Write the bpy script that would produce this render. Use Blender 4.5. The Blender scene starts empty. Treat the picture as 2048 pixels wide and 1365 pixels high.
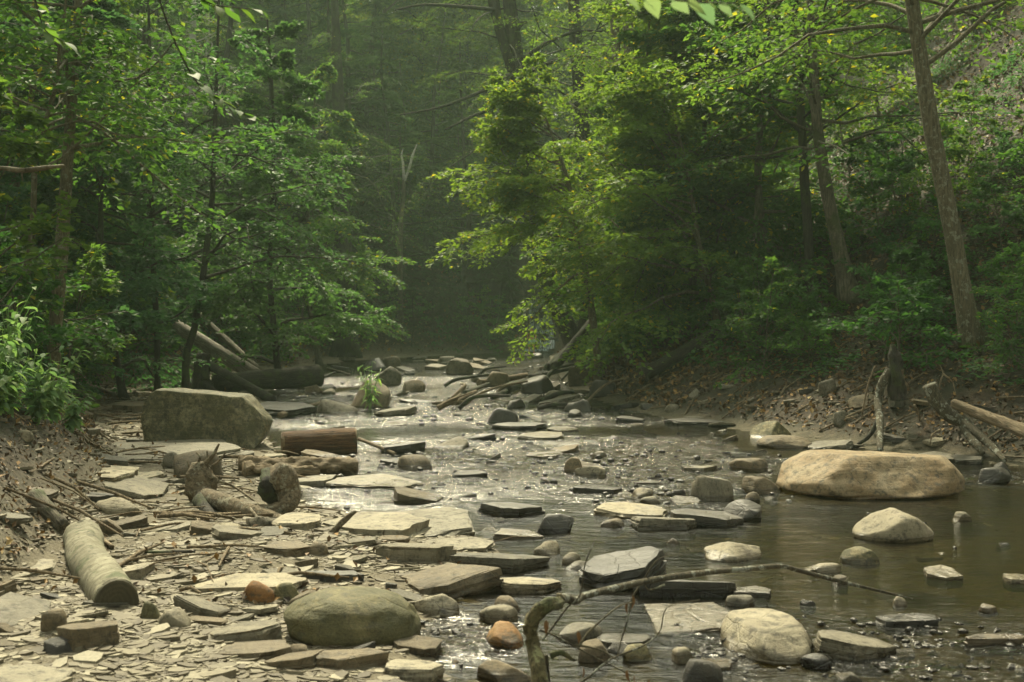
import bpy, bmesh, math, random
import numpy as np
from mathutils import Vector, Matrix, Quaternion
R = math.radians
rng = np.random.default_rng(7)
random.seed(7)
scene = bpy.context.scene
col = scene.collection

# ------------------------------------------------------------------ camera, light, exposure
F = 2275.0; CX, CY = 1024.0, 682.5; EYE = 1.6; PITCH = math.atan(42.5 / F)
cam_d = bpy.data.cameras.new('camera'); cam = bpy.data.objects.new('camera', cam_d); col.objects.link(cam)
cam_d.sensor_width = 36; cam_d.lens = F / 2048 * 36; cam_d.clip_start = .05; cam_d.clip_end = 400
cam.location = (0, 0, EYE); cam.rotation_euler = (R(90) - PITCH, 0, 0)
scene.camera = cam
cam_d.dof.use_dof = True; cam_d.dof.focus_distance = 10.5; cam_d.dof.aperture_fstop = 4.
SUN_EL, SUN_AZ = R(53), R(-15)          # azimuth measured from +y towards +x
world = bpy.data.worlds.new('World'); scene.world = world; world.use_nodes = True
wn = world.node_tree; bgn = wn.nodes['Background']
sky = wn.nodes.new('ShaderNodeTexSky'); sky.sky_type = 'NISHITA'; sky.sun_disc = False
sky.sun_elevation = SUN_EL; sky.sun_rotation = SUN_AZ; sky.dust_density = 4; sky.air_density = 1; sky.ozone_density = .6
hs = wn.nodes.new('ShaderNodeHueSaturation'); hs.inputs['Saturation'].default_value = .25
tint = wn.nodes.new('ShaderNodeMixRGB'); tint.blend_type = 'MULTIPLY'; tint.inputs[0].default_value = 1; tint.inputs[2].default_value = (1, .99, .79, 1)
wn.links.new(sky.outputs[0], hs.inputs['Color']); wn.links.new(hs.outputs[0], tint.inputs[1])
wn.links.new(tint.outputs[0], bgn.inputs['Color']); bgn.inputs['Strength'].default_value = .15
sl = bpy.data.lights.new('sun', 'SUN'); sl.energy = 3.6; sl.angle = R(7); sl.color = (1, .9, .62)
so = bpy.data.objects.new('sun', sl); col.objects.link(so)
sd = Vector((math.sin(SUN_AZ) * math.cos(SUN_EL), math.cos(SUN_AZ) * math.cos(SUN_EL), math.sin(SUN_EL)))
so.rotation_euler = sd.to_track_quat('Z', 'Y').to_euler(); so.location = (5, 10, 60)
vs = scene.view_settings; vs.view_transform = 'Standard'; vs.look = 'None'; vs.gamma = 1; vs.use_curve_mapping = False
vs.exposure = 0.95
HAZE_DENSITY = 0.0009
scene.render.engine = 'CYCLES'
cy = scene.cycles; cy.max_bounces = 8; cy.diffuse_bounces = 4; cy.glossy_bounces = 3; cy.transmission_bounces = 4
cy.transparent_max_bounces = 12; cy.volume_bounces = 1; cy.use_denoising = True; cy.sample_clamp_indirect = 6
cy.use_adaptive_sampling = True; cy.adaptive_threshold = .02

# ------------------------------------------------------------------ helpers
def tag(o, label=None, cat=None, group=None, kind=None):
    if label: o['label'] = label
    if cat: o['category'] = cat
    if group: o['group'] = group
    if kind: o['kind'] = kind
    return o

def ray(px, py):
    u = (px - CX) / F; v = (CY - py) / F
    c, s = math.cos(PITCH), math.sin(PITCH)
    return np.array([u, c + v * s, v * c - s])
def at(px, py, D):
    d = ray(px, py); return np.array([0, 0, EYE]) + d * (D / d[1])
def on(px, py, z=0.):
    d = ray(px, py); t = (z - EYE) / d[2]; return np.array([0, 0, EYE]) + d * t
def proj(p):
    c, s = math.cos(PITCH), math.sin(PITCH)
    y = p[1]; z = p[2] - EYE
    f = y * c - z * s; up = y * s + z * c
    return (CX + F * p[0] / f, CY - F * up / f)

def _h(ix, iy, iz, seed):
    n = (ix * 374761393 + iy * 668265263 + iz * 1274126177 + seed * 974634777) & 0x7fffffff
    n = ((n ^ (n >> 13)) * 1103515245) & 0x7fffffff
    n = ((n ^ (n >> 16)) * 12345791) & 0x7fffffff
    return (n & 0xffff) / 32767.5 - 1
def noise3(x, y, z, seed=0):
    x, y, z = np.broadcast_arrays(np.asarray(x, float), np.asarray(y, float), np.asarray(z, float))
    ix, iy, iz = np.floor(x).astype(np.int64), np.floor(y).astype(np.int64), np.floor(z).astype(np.int64)
    fx, fy, fz = x - ix, y - iy, z - iz
    fx, fy, fz = [f * f * (3 - 2 * f) for f in (fx, fy, fz)]
    r = 0
    for a in (0, 1):
        for b in (0, 1):
            for c in (0, 1):
                w = (fx if a else 1 - fx) * (fy if b else 1 - fy) * (fz if c else 1 - fz)
                r = r + w * _h(ix + a, iy + b, iz + c, seed)
    return r
def fbm(x, y, z=0, o=4, seed=0):
    r = 0; a = 1; f = 1; t = 0
    for i in range(o):
        r = r + a * noise3(x * f, y * f, np.asarray(z) * f, seed + i * 17); t += a; a *= .5; f *= 2.03
    return r / t

def mesh(name, V, faces, mats, smooth=True, mi=None):
    """faces: list of (n,k) int arrays"""
    me = bpy.data.meshes.new(name)
    faces = [np.asarray(f, dtype=np.int32) for f in faces if len(f)]
    V = np.asarray(V, dtype=np.float32)
    nl = sum(f.size for f in faces); nf = sum(len(f) for f in faces)
    me.vertices.add(len(V)); me.vertices.foreach_set('co', V.ravel())
    me.loops.add(nl); me.loops.foreach_set('vertex_index', np.concatenate([f.ravel() for f in faces]))
    tot = np.concatenate([np.full(len(f), f.shape[1], dtype=np.int32) for f in faces])
    st = np.concatenate([[0], np.cumsum(tot)[:-1]]).astype(np.int32)
    me.polygons.add(nf); me.polygons.foreach_set('loop_start', st); me.polygons.foreach_set('loop_total', tot)
    if mi is not None: me.polygons.foreach_set('material_index', np.asarray(mi, dtype=np.int32))
    me.polygons.foreach_set('use_smooth', np.full(nf, bool(smooth)))
    me.update(calc_edges=True)
    for m in (mats if isinstance(mats, (list, tuple)) else [mats]): me.materials.append(m)
    return me
def add(name, me, parent=None, loc=None, rot=None, scale=None):
    o = bpy.data.objects.new(name, me); col.objects.link(o)
    if parent: o.parent = parent
    if loc is not None: o.location = loc
    if rot is not None: o.rotation_euler = rot
    if scale is not None: o.scale = scale if hasattr(scale, '__len__') else (scale,) * 3
    return o
class Acc:
    def __init__(s): s.V = []; s.F = {}; s.n = 0
    def add(s, V, Fs):
        for f in Fs:
            f = np.asarray(f)
            if len(f): s.F.setdefault(f.shape[1], []).append(f + s.n)
        s.V.append(np.asarray(V, dtype=np.float32)); s.n += len(V)
    def mesh(s, name, mat, smooth=True):
        return mesh(name, np.concatenate(s.V), [np.concatenate(v) for v in s.F.values()], mat, smooth)

def norm(a):
    a = np.asarray(a, float); return a / np.maximum(np.linalg.norm(a, axis=-1, keepdims=True), 1e-9)
def resample(P, n):
    P = np.asarray(P, float)
    if len(P) == 2:
        t = np.linspace(0, 1, n)[:, None]; return P[0] * (1 - t) + P[1] * t
    Q = np.vstack([2 * P[0] - P[1], P, 2 * P[-1] - P[-2]])
    out = []
    for u in np.linspace(0, len(P) - 1, n):
        i = min(int(u), len(P) - 2); t = u - i
        p0, p1, p2, p3 = Q[i], Q[i + 1], Q[i + 2], Q[i + 3]
        out.append(.5 * ((2 * p1) + (-p0 + p2) * t + (2 * p0 - 5 * p1 + 4 * p2 - p3) * t * t + (-p0 + 3 * p1 - 3 * p2 + p3) * t ** 3))
    return np.array(out)
def tube(P, Rr, n=8, seg=None, rough=0., seed=0, caps=True, flat=1., freq=6.):
    P = np.asarray(P, float); Rr = np.asarray(Rr, float) * np.ones(len(P))
    if seg:
        q = resample(np.column_stack([P, Rr]), seg); P = q[:, :3]; Rr = np.maximum(q[:, 3], 1e-4)
    m = len(P)
    T = norm(np.gradient(P, axis=0))
    ref = np.array([0, 0, 1.]) if abs(T[:, 2]).mean() < .8 else np.array([0, 1., 0])
    A = norm(np.cross(T, ref)); B = np.cross(A, T)
    a = np.linspace(0, 2 * np.pi, n, endpoint=False)
    ca, sa = np.cos(a), np.sin(a)
    D = A[:, None, :] * ca[None, :, None] + B[:, None, :] * sa[None, :, None] * flat
    r = Rr[:, None] * np.ones((m, n))
    if rough:
        L = np.arange(m)[:, None] / m * freq
        r = r * (1 + rough * fbm(ca[None, :] * 1.6 + seed * 3.1, sa[None, :] * 1.6, L, 3, seed) * 1.6)
    V = (P[:, None, :] + D * r[..., None]).reshape(-1, 3)
    i = np.arange(m - 1)[:, None] * n; j = np.arange(n)[None, :]; k = (j + 1) % n
    Q = np.stack([i + j, i + k, i + n + k, i + n + j], -1).reshape(-1, 4)
    Fs = [Q]
    if caps:
        c0 = len(V); V = np.vstack([V, P[0] - T[0] * 0, P[-1] + T[-1] * Rr[-1] * .15])
        jj = np.arange(n); kk = (jj + 1) % n
        Fs.append(np.concatenate([np.stack([kk, jj, np.full(n, c0)], -1), np.stack([(m - 1) * n + jj, (m - 1) * n + kk, np.full(n, c0 + 1)], -1)]))
    return V, Fs

# ------------------------------------------------------------------ materials
class NT:
    def __init__(s, name):
        s.m = bpy.data.materials.new(name); s.m.use_nodes = True; s.t = s.m.node_tree; s.t.nodes.clear()
        s.out = s.n('OutputMaterial')
    def n(s, typ, ins=None, **kw):
        nd = s.t.nodes.new('ShaderNode' + typ)
        for k, v in kw.items(): setattr(nd, k, v)
        for k, v in (ins or {}).items():
            if isinstance(v, bpy.types.NodeSocket): s.t.links.new(v, nd.inputs[k])
            else: nd.inputs[k].default_value = v
        return nd
    def ramp(s, fac, stops):
        r = s.n('ValToRGB', {'Fac': fac}); e = r.color_ramp.elements
        while len(e) > 1: e.remove(e[0])
        for i, (p, c) in enumerate(stops):
            q = e[0] if i == 0 else e.new(p)
            q.position = p; q.color = (*c, 1) if hasattr(c, '__len__') else (c, c, c, 1)
        return r.outputs[0]
    def noise(s, vec, sc, det=5, rough=.6, dist=0):
        return s.n('TexNoise', {'Vector': vec, 'Scale': sc, 'Detail': det, 'Roughness': rough, 'Distortion': dist}).outputs['Fac']
    def mix(s, f, a, b, mode='MIX'):
        x = s.n('MixRGB', blend_type=mode)
        for i, v in ((0, f), (1, a), (2, b)):
            if isinstance(v, bpy.types.NodeSocket): s.t.links.new(v, x.inputs[i])
            else: x.inputs[i].default_value = v if i == 0 else (*v, 1)
        return x.outputs[0]
    def math(s, op, a, b=0., clamp=False):
        x = s.n('Math', operation=op, use_clamp=clamp)
        for i, v in ((0, a), (1, b)):
            if isinstance(v, bpy.types.NodeSocket): s.t.links.new(v, x.inputs[i])
            else: x.inputs[i].default_value = v
        return x.outputs[0]
    def surf(s, sh): s.t.links.new(sh, s.out.inputs['Surface']); return s.m
    def coord(s, kind='Object', scale=(1, 1, 1), offset_random=True):
        c = s.n('TexCoord').outputs[kind]
        oi = s.n('ObjectInfo').outputs['Random']
        off = s.n('CombineXYZ', {'X': s.math('MULTIPLY', oi, 37.), 'Y': s.math('MULTIPLY', oi, 91.), 'Z': s.math('MULTIPLY', oi, 13.)})
        mp = s.n('Mapping', {'Vector': c, 'Scale': scale})
        if offset_random: s.t.links.new(off.outputs[0], mp.inputs['Location'])
        return mp.outputs[0]

def rock_mat(name, c1, c2, c3, stain=(.05, .045, .03), moss=0., strata=True, rough=.75, mottle=0):
    t = NT(name); v = t.coord()
    big = t.noise(v, 3.2, 5, .62, .3); mid = t.noise(v, 14, 6, .7); fine = t.noise(v, 90, 4, .75)
    c1, c2, c3 = [tuple(k * .72 for k in c) for c in (c1, c2, c3)]
    base = t.ramp(big, [(.3, c1), (.5, c2), (.72, c3)])
    base = t.mix(t.ramp(t.math('ADD', t.math('MULTIPLY', mid, .7), t.math('MULTIPLY', t.noise(v, 42, 4, .8), .3)), [(.4, .85), (.5, .0)]), base, stain)
    if mottle: base = t.mix(t.math('MULTIPLY', t.ramp(t.noise(v, 13, 8, .8, .4), [(.44, 0.), (.54, 1.)]), mottle), base, (.055, .058, .03))
    oi = t.n('ObjectInfo').outputs['Random']
    base = t.mix(1., base, t.ramp(oi, [(0, .72), (.5, (1, .97, .93)), (1, (1.15, 1.1, 1.0))]), 'MULTIPLY')
    base = t.mix(1., base, t.ramp(fine, [(.25, .68), (.6, 1.06)]), 'MULTIPLY')
    if moss:
        nz = t.n('SeparateXYZ', {0: t.n('NewGeometry').outputs['Normal']}).outputs[2]
        mm = t.math('MULTIPLY', t.ramp(t.noise(v, 5, 5, .7), [(.55 - .35 * moss, 0.), (.62 - .2 * moss, 1.)]), t.ramp(nz, [(.0, .6), (.8, 1.)]))
        base = t.mix(t.math('MULTIPLY', mm, .85), base, t.ramp(fine, [(.3, (.03, .031, .01)), (.7, (.085, .08, .028))]))
    # wet band along the waterline: a real dark tide mark a few cm high
    wz = t.n('SeparateXYZ', {0: t.n('NewGeometry').outputs['Position']}).outputs[2]
    lvl = t.math('ADD', wz, t.math('MULTIPLY', t.noise(v, 6, 3), -.05))
    wet = t.ramp(lvl, [(0., 1.), (.025, 0.)])
    base = t.mix(t.math('MULTIPLY', wet, .75), base, t.mix(1., base, (.33, .3, .26), 'MULTIPLY'))
    b = t.math('ADD', t.math('MULTIPLY', mid, .6), t.math('MULTIPLY', fine, .35))
    if not strata:
        bed_ = t.noise(t.n('Mapping', {'Vector': v, 'Rotation': (.25, .2, 0), 'Scale': (1, 1, 14)}).outputs[0], 1.2, 5, .65)
        b = t.math('ADD', b, t.math('MULTIPLY', bed_, .9))
        cr = t.ramp(t.n('TexVoronoi', {'Vector': t.mix(.25, v, t.n('TexNoise', {'Vector': v, 'Scale': 3.}).outputs['Color']), 'Scale': 2.2}, feature='DISTANCE_TO_EDGE').outputs['Distance'], [(0, 0.), (.02, 1.)])
        b = t.math('ADD', b, t.math('MULTIPLY', cr, .2))
    if strata:
        sv = t.n('Mapping', {'Vector': v, 'Scale': (2, 2, 60)}).outputs[0]
        b = t.math('ADD', b, t.math('MULTIPLY', t.noise(sv, 1.5, 4), .5))
        crack = t.n('TexVoronoi', {'Vector': v, 'Scale': 5.}, feature='DISTANCE_TO_EDGE').outputs['Distance']
        b = t.math('ADD', b, t.math('MULTIPLY', t.ramp(crack, [(0, 0.), (.03, 1.)]), .25))
    bump = t.n('Bump', {'Height': b, 'Strength': .55, 'Distance': .025}).outputs[0]
    p = t.n('BsdfPrincipled', {'Base Color': base, 'Normal': bump, 'Roughness': t.mix(wet, (rough,) * 3, (.22,) * 3)})
    return t.surf(p.outputs[0])

def wood_mat(name, c1, c2, lichen=None, rough=.85, scale=(9, 9, 1.2), bstr=.7, rings=False, moss=0):
    t = NT(name); v = t.coord(scale=scale) if not rings else t.coord()
    n1 = t.noise(v, 3.5, 7, .68, .2); n2 = t.noise(t.coord(), 2.2, 3)
    base = t.ramp(n1, [(.3, tuple(x * .35 for x in c1)), (.48, c1), (.7, c2)])
    if rings:
        w = t.n('TexWave', {'Vector': t.coord(offset_random=False), 'Scale': 13., 'Distortion': 5., 'Detail': 4.}, wave_type='RINGS', rings_direction='Z').outputs['Fac']
        base = t.mix(.2, base, t.ramp(w, [(.2, tuple(x * .4 for x in c1)), (.8, c2)]))
    base = t.mix(t.ramp(n2, [(.35, .5), (.6, 0.)]), base, tuple(x * .5 for x in c1))
    if lichen:
        base = t.mix(t.ramp(t.noise(t.coord(), 13, 4, .7), [(.55, 0.), (.6, .85)]), base, lichen)
    if moss:
        base = t.mix(t.ramp(t.noise(t.coord(), 3, 5, .7), [(.6 - .2 * moss, 0.), (.7 - .2 * moss, .8)]), base, (.05, .065, .018))
    ck = t.noise(t.coord(scale=tuple(k * 3.2 for k in scale)) if not rings else t.coord(), 3.5, 3, .6, .3)
    ckm = t.ramp(ck, [(.36, 0.), (.43, 1.)])
    base = t.mix(t.math('MULTIPLY', t.math('SUBTRACT', 1., ckm), .75), base, tuple(x * .22 for x in c1))
    n1 = t.math('ADD', n1, t.math('MULTIPLY', ckm, .35))
    bump = t.n('Bump', {'Height': n1, 'Strength': bstr, 'Distance': .03}).outputs[0]
    return t.surf(t.n('BsdfPrincipled', {'Base Color': base, 'Normal': bump, 'Roughness': rough}).outputs[0])

def leaf_mat(name, c1, c2, tr, gloss=.35, brown=None):
    t = NT(name)
    ri = t.n('NewGeometry').outputs['Random Per Island']; oi = t.n('ObjectInfo').outputs['Random']
    wv = t.n('TexCoord').outputs['Object']
    cl = t.noise(wv, .8, 3)
    base = t.mix(ri, c1, c2)
    base = t.mix(1., base, t.ramp(oi, [(0, (.75, .85, .8)), (.5, (1, 1, 1)), (1, (1.25, 1.1, .8))]), 'MULTIPLY')
    base = t.mix(1., base, t.ramp(cl, [(.3, .75), (.7, 1.2)]), 'MULTIPLY')
    if brown: base = t.mix(t.ramp(ri, [(.965, 0.), (.97, 1.)]), base, brown)
    trc = t.mix(1., base, tr, 'MULTIPLY')
    d = t.n('BsdfPrincipled', {'Base Color': base, 'Roughness': .55, 'Specular IOR Level': gloss * .8}).outputs[0]
    tl = t.n('BsdfTranslucent', {'Color': trc}).outputs[0]
    return t.surf(t.n('MixShader', {0: .55, 1: d, 2: tl}).outputs[0])

M = {}
M['slate_pale'] = rock_mat('slate_pale', (.24, .21, .145), (.37, .335, .235), (.46, .42, .31))
M['slate_grey'] = rock_mat('slate_grey', (.13, .118, .085), (.21, .193, .14), (.29, .262, .19))
M['slate_dark'] = rock_mat('slate_dark', (.035, .033, .027), (.065, .06, .048), (.1, .09, .07), rough=.45)
M['slate_brown'] = rock_mat('slate_brown', (.12, .095, .055), (.2, .16, .095), (.28, .23, .15))
M['tan_boulder'] = rock_mat('tan_boulder', (.25, .16, .07), (.37, .275, .15), (.5, .42, .28), mottle=.25, strata=False)
M['olive_boulder'] = rock_mat('olive_boulder', (.18, .15, .07), (.36, .31, .16), (.52, .46, .26), stain=(.035, .035, .02), mottle=.7, moss=.18, strata=False)
M['moss_boulder'] = rock_mat('moss_boulder', (.12, .108, .045), (.2, .178, .08), (.3, .26, .13), moss=.45, mottle=.4, strata=False)
M['cobble'] = rock_mat('cobble', (.2, .18, .12), (.29, .26, .18), (.36, .32, .24), strata=False)
M['orange_rock'] = rock_mat('orange_rock', (.16, .075, .02), (.3, .15, .045), (.36, .23, .1), strata=False)
M['bark_grey'] = wood_mat('bark_grey', (.1, .085, .055), (.2, .175, .12), moss=.4)
M['bark_dark'] = wood_mat('bark_dark', (.035, .03, .02), (.08, .065, .045), moss=.5)
M['bark_pale'] = wood_mat('bark_pale', (.5, .48, .42), (.75, .73, .66), scale=(2, 2, 9))
M['bark_gold'] = wood_mat('bark_gold', (.13, .11, .06), (.24, .205, .125), lichen=(.22, .22, .15))
M['driftwood'] = wood_mat('driftwood', (.17, .125, .07), (.33, .26, .16))
M['driftwood_x'] = wood_mat('driftwood_lengthwise', (.16, .12, .065), (.32, .25, .15), scale=(9, 9, 1.2))
M['driftwood_gnarled'] = wood_mat('driftwood_gnarled', (.15, .115, .065), (.3, .24, .15), scale=(7, 7, 7), bstr=1., lichen=(.28, .26, .18))
M['pale_log'] = wood_mat('pale_log', (.2, .18, .14), (.38, .36, .3), scale=(9, 9, 1.2))
M['birch_log'] = wood_mat('birch_log', (.18, .165, .105), (.29, .27, .19), scale=(3, 3, 5), bstr=.25, moss=.5)
M['brown_log'] = wood_mat('brown_log', (.09, .045, .018), (.24, .13, .05), scale=(11, 11, .8))
M['cut_wood'] = wood_mat('cut_wood', (.05, .042, .022), (.1, .085, .045), rings=True)
M['cut_light'] = wood_mat('cut_light', (.16, .11, .05), (.3, .22, .12), rings=True)
M['lichen_bark'] = wood_mat('lichen_bark', (.1, .085, .05), (.2, .17, .1), lichen=(.4, .41, .33), scale=(14, 14, 5), bstr=1.)
M['mossy_bark'] = wood_mat('mossy_bark', (.12, .1, .04), (.25, .21, .1), lichen=(.3, .3, .14), scale=(8, 8, 8), bstr=1., moss=.6)
M['leaf_mid'] = leaf_mat('leaf_mid', (.06, .125, .042), (.1, .175, .06), (1.6, 1.7, .6), brown=(.3, .28, .04))
M['leaf_yellow'] = leaf_mat('leaf_yellow', (.1, .175, .045), (.16, .24, .07), (1.6, 1.6, .5), brown=(.35, .3, .04))
M['leaf_deep'] = leaf_mat('leaf_deep', (.045, .1, .05), (.075, .14, .065), (1.3, 1.6, .8))
M['leaf_hemlock'] = leaf_mat('leaf_hemlock', (.025, .06, .025), (.05, .09, .035), (1.2, 1.3, .7), gloss=.2)
M['leaf_shrub'] = leaf_mat('leaf_shrub', (.05, .12, .045), (.09, .18, .06), (1.4, 1.6, .6))
M['leaf_bright'] = leaf_mat('leaf_bright', (.17, .27, .12), (.24, .35, .17), (1.1, 1.3, .7), gloss=.3)
M['leaf_pale'] = leaf_mat('leaf_pale', (.17, .25, .15), (.2, .28, .18), (1.1, 1.2, .8), gloss=.3)

def ground_mat():
    t = NT('forest_floor')
    at_ = t.n('Attribute', attribute_name='zone'); zone = at_.outputs['Color']
    sp = t.n('SeparateColor', {0: zone}); slope, bed = sp.outputs[0], sp.outputs[1]
    v = t.n('TexCoord').outputs['Object']
    n1 = t.noise(v, 1.3, 6, .65); n2 = t.noise(v, 11, 6, .7); n3 = t.noise(v, 60, 5, .7)
    mud = t.ramp(n2, [(.3, (.075, .06, .036)), (.5, (.14, .117, .072)), (.7, (.2, .172, .112))])
    lit = t.ramp(n2, [(.3, (.014, .01, .005)), (.5, (.036, .024, .01)), (.68, (.075, .045, .016))])
    lit = t.mix(t.ramp(n1, [(.45, 0.), (.6, .6)]), lit, (.03, .035, .015))
    bedc = t.ramp(n2, [(.3, (.03, .026, .012)), (.5, (.085, .07, .034)), (.7, (.16, .13, .07))])
    bedc = t.mix(t.ramp(n3, [(.4, .5), (.6, 0.)]), bedc, (.05, .045, .02))
    c = t.mix(slope, mud, lit); c = t.mix(bed, c, bedc)
    c = t.mix(1., c, t.ramp(n3, [(.3, .7), (.7, 1.15)]), 'MULTIPLY')
    bump = t.n('Bump', {'Height': t.math('ADD', n2, t.math('MULTIPLY', n3, .5)), 'Strength': .8, 'Distance': .04}).outputs[0]
    return t.surf(t.n('BsdfPrincipled', {'Base Color': c, 'Roughness': .85, 'Normal': bump}).outputs[0])
M['ground'] = ground_mat()

def water_mat():
    t = NT('stream_water')
    geo = t.n('NewGeometry'); v = geo.outputs['Position']
    rif = t.n('SeparateColor', {0: t.n('Attribute', attribute_name='riffle').outputs['Color']}).outputs[0]
    v1 = t.n('Mapping', {'Vector': v, 'Scale': (4.5, 13, 1)}).outputs[0]
    v2 = t.n('Mapping', {'Vector': v, 'Scale': (13, 38, 1)}).outputs[0]
    a = t.noise(v1, 1, 3, .55, .6); b = t.noise(v2, 1, 3, .6, .4)
    h = t.math('ADD', t.math('MULTIPLY', a, .75), t.math('MULTIPLY', b, .3))
    st = t.math('ADD', .15, t.math('MULTIPLY', rif, .85))
    bump = t.n('Bump', {'Height': h, 'Strength': st, 'Distance': .14}).outputs[0]
    fr = t.n('Fresnel', {'IOR': 1.36, 'Normal': bump}).outputs[0]
    gl = t.n('BsdfGlossy', {'Color': (1, 1, 1, 1), 'Roughness': .12, 'Normal': bump}).outputs[0]
    tr = t.n('BsdfTransparent', {'Color': (.47, .43, .24, 1)}).outputs[0]
    mur = t.n('BsdfDiffuse', {'Color': (.035, .03, .013, 1)}).outputs[0]
    body = t.n('MixShader', {0: .1, 1: tr, 2: mur}).outputs[0]
    w = t.n('MixShader', {0: fr, 1: body, 2: gl}).outputs[0]
    foam = t.n('BsdfDiffuse', {'Color': (.75, .76, .72, 1)}).outputs[0]
    fm = t.math('MULTIPLY', t.ramp(t.noise(v2, .8, 4, .7, .5), [(.6, 0.), (.67, .8)]), t.ramp(rif, [(.6, 0.), (.95, 1.)]))
    return t.surf(t.n('MixShader', {0: fm, 1: w, 2: foam}).outputs[0])
M['water'] = water_mat()
def foam_mat():
    t = NT('falling_water'); v = t.n('TexCoord').outputs['Object']
    n = t.noise(t.n('Mapping', {'Vector': v, 'Scale': (9, 1.5, 1.5)}).outputs[0], 1.5, 5, .7)
    c = t.ramp(n, [(.4, (.04, .05, .045)), (.55, (.35, .42, .42)), (.7, (.5, .56, .56))])
    return t.surf(t.n('BsdfPrincipled', {'Base Color': c, 'Roughness': .2}).outputs[0])
M['falls'] = foam_mat()
def flat_mat(name, c, rough=.8):
    t = NT(name); v = t.n('TexCoord').outputs['Object']
    cc = t.mix(1., t.ramp(t.noise(v, 9, 4), [(.3, .8), (.7, 1.15)]), c, 'MULTIPLY')
    return t.surf(t.n('BsdfPrincipled', {'Base Color': cc, 'Roughness': rough}).outputs[0])
def litter_mat():
    t = NT('fallen_leaves'); ri = t.n('NewGeometry').outputs['Random Per Island']
    c = t.ramp(ri, [(0, (.03, .018, .009)), (.45, (.08, .048, .02)), (.75, (.16, .085, .025)), (.95, (.28, .16, .04)), (1, (.34, .24, .09))])
    return t.surf(t.n('BsdfPrincipled', {'Base Color': c, 'Roughness': .6}).outputs[0])
M['litter'] = litter_mat()
def shard_mat():
    t = NT('slate_chips'); ri = t.n('NewGeometry').outputs['Random Per Island']
    c = t.ramp(ri, [(0, (.075, .06, .036)), (.45, (.13, .108, .068)), (.8, (.19, .165, .108)), (1, (.29, .26, .18))])
    v = t.n('TexCoord').outputs['Object']
    c = t.mix(1., c, t.ramp(t.noise(v, 50, 3), [(.3, .75), (.7, 1.1)]), 'MULTIPLY')
    return t.surf(t.n('BsdfPrincipled', {'Base Color': c, 'Roughness': .75}).outputs[0])
M['chips'] = shard_mat()

# ------------------------------------------------------------------ terrain
RW = np.array([(12, -30), (10, -5), (9, 3), (7.6, 9.5), (5.75, 12.5), (4.3, 14.6), (3.2, 17.3), (2.3, 20), (1.7, 24.3), (1.6, 30), (1.7, 36.4), (1.9, 50), (2.5, 57), (2.4, 66), (2.6, 80), (3, 130)], float)
LF = np.array([(-6, -30), (-3.4, -3), (-2.9, 3), (-2.8, 5), (-2.75, 6.5), (-2.9, 7.4), (-3.2, 8.7), (-3.5, 10.1), (-4.5, 12.5), (-5.5, 15), (-7.4, 19), (-9.1, 24), (-9.6, 33), (-9, 40), (-7.3, 46.7), (-3, 52), (.6, 57), (.7, 66), (1., 80), (1.2, 130)], float)
LW = np.array([(-1.5, -30), (-.3, 0), (-.15, 4), (-.27, 5), (-.47, 5.8), (-.22, 6.6), (.1, 7.4), (-.3, 8.7), (-1.5, 9.6), (-1.9, 10.5), (-2., 12), (-2.9, 14), (-3.5, 16.5), (-5.1, 24), (-7, 34), (-6.4, 44), (-3., 51), (.6, 57), (.7, 66), (1., 80), (1.2, 130)], float)
def sdist(x, y, PL, sign):
    x = np.asarray(x, float); y = np.asarray(y, float); d = np.full(np.broadcast(x, y).shape, 1e9)
    for a, b in zip(PL[:-1], PL[1:]):
        e = b - a; t = np.clip(((x - a[0]) * e[0] + (y - a[1]) * e[1]) / (e @ e), 0, 1)
        d = np.minimum(d, np.hypot(x - a[0] - t * e[0], y - a[1] - t * e[1]))
    return np.where((x - np.interp(y, PL[:, 1], PL[:, 0])) * sign > 0, d, -d)
def ss(a, b, x): t = np.clip((x - a) / (b - a), 0, 1); return t * t * (3 - 2 * t)
def floor_z(y): return np.interp(y, [56, 58, 59, 61, 62, 66, 70, 84, 130], [0, .5, .6, 1.4, 1.6, 2.9, 5, 17, 30])
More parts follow.
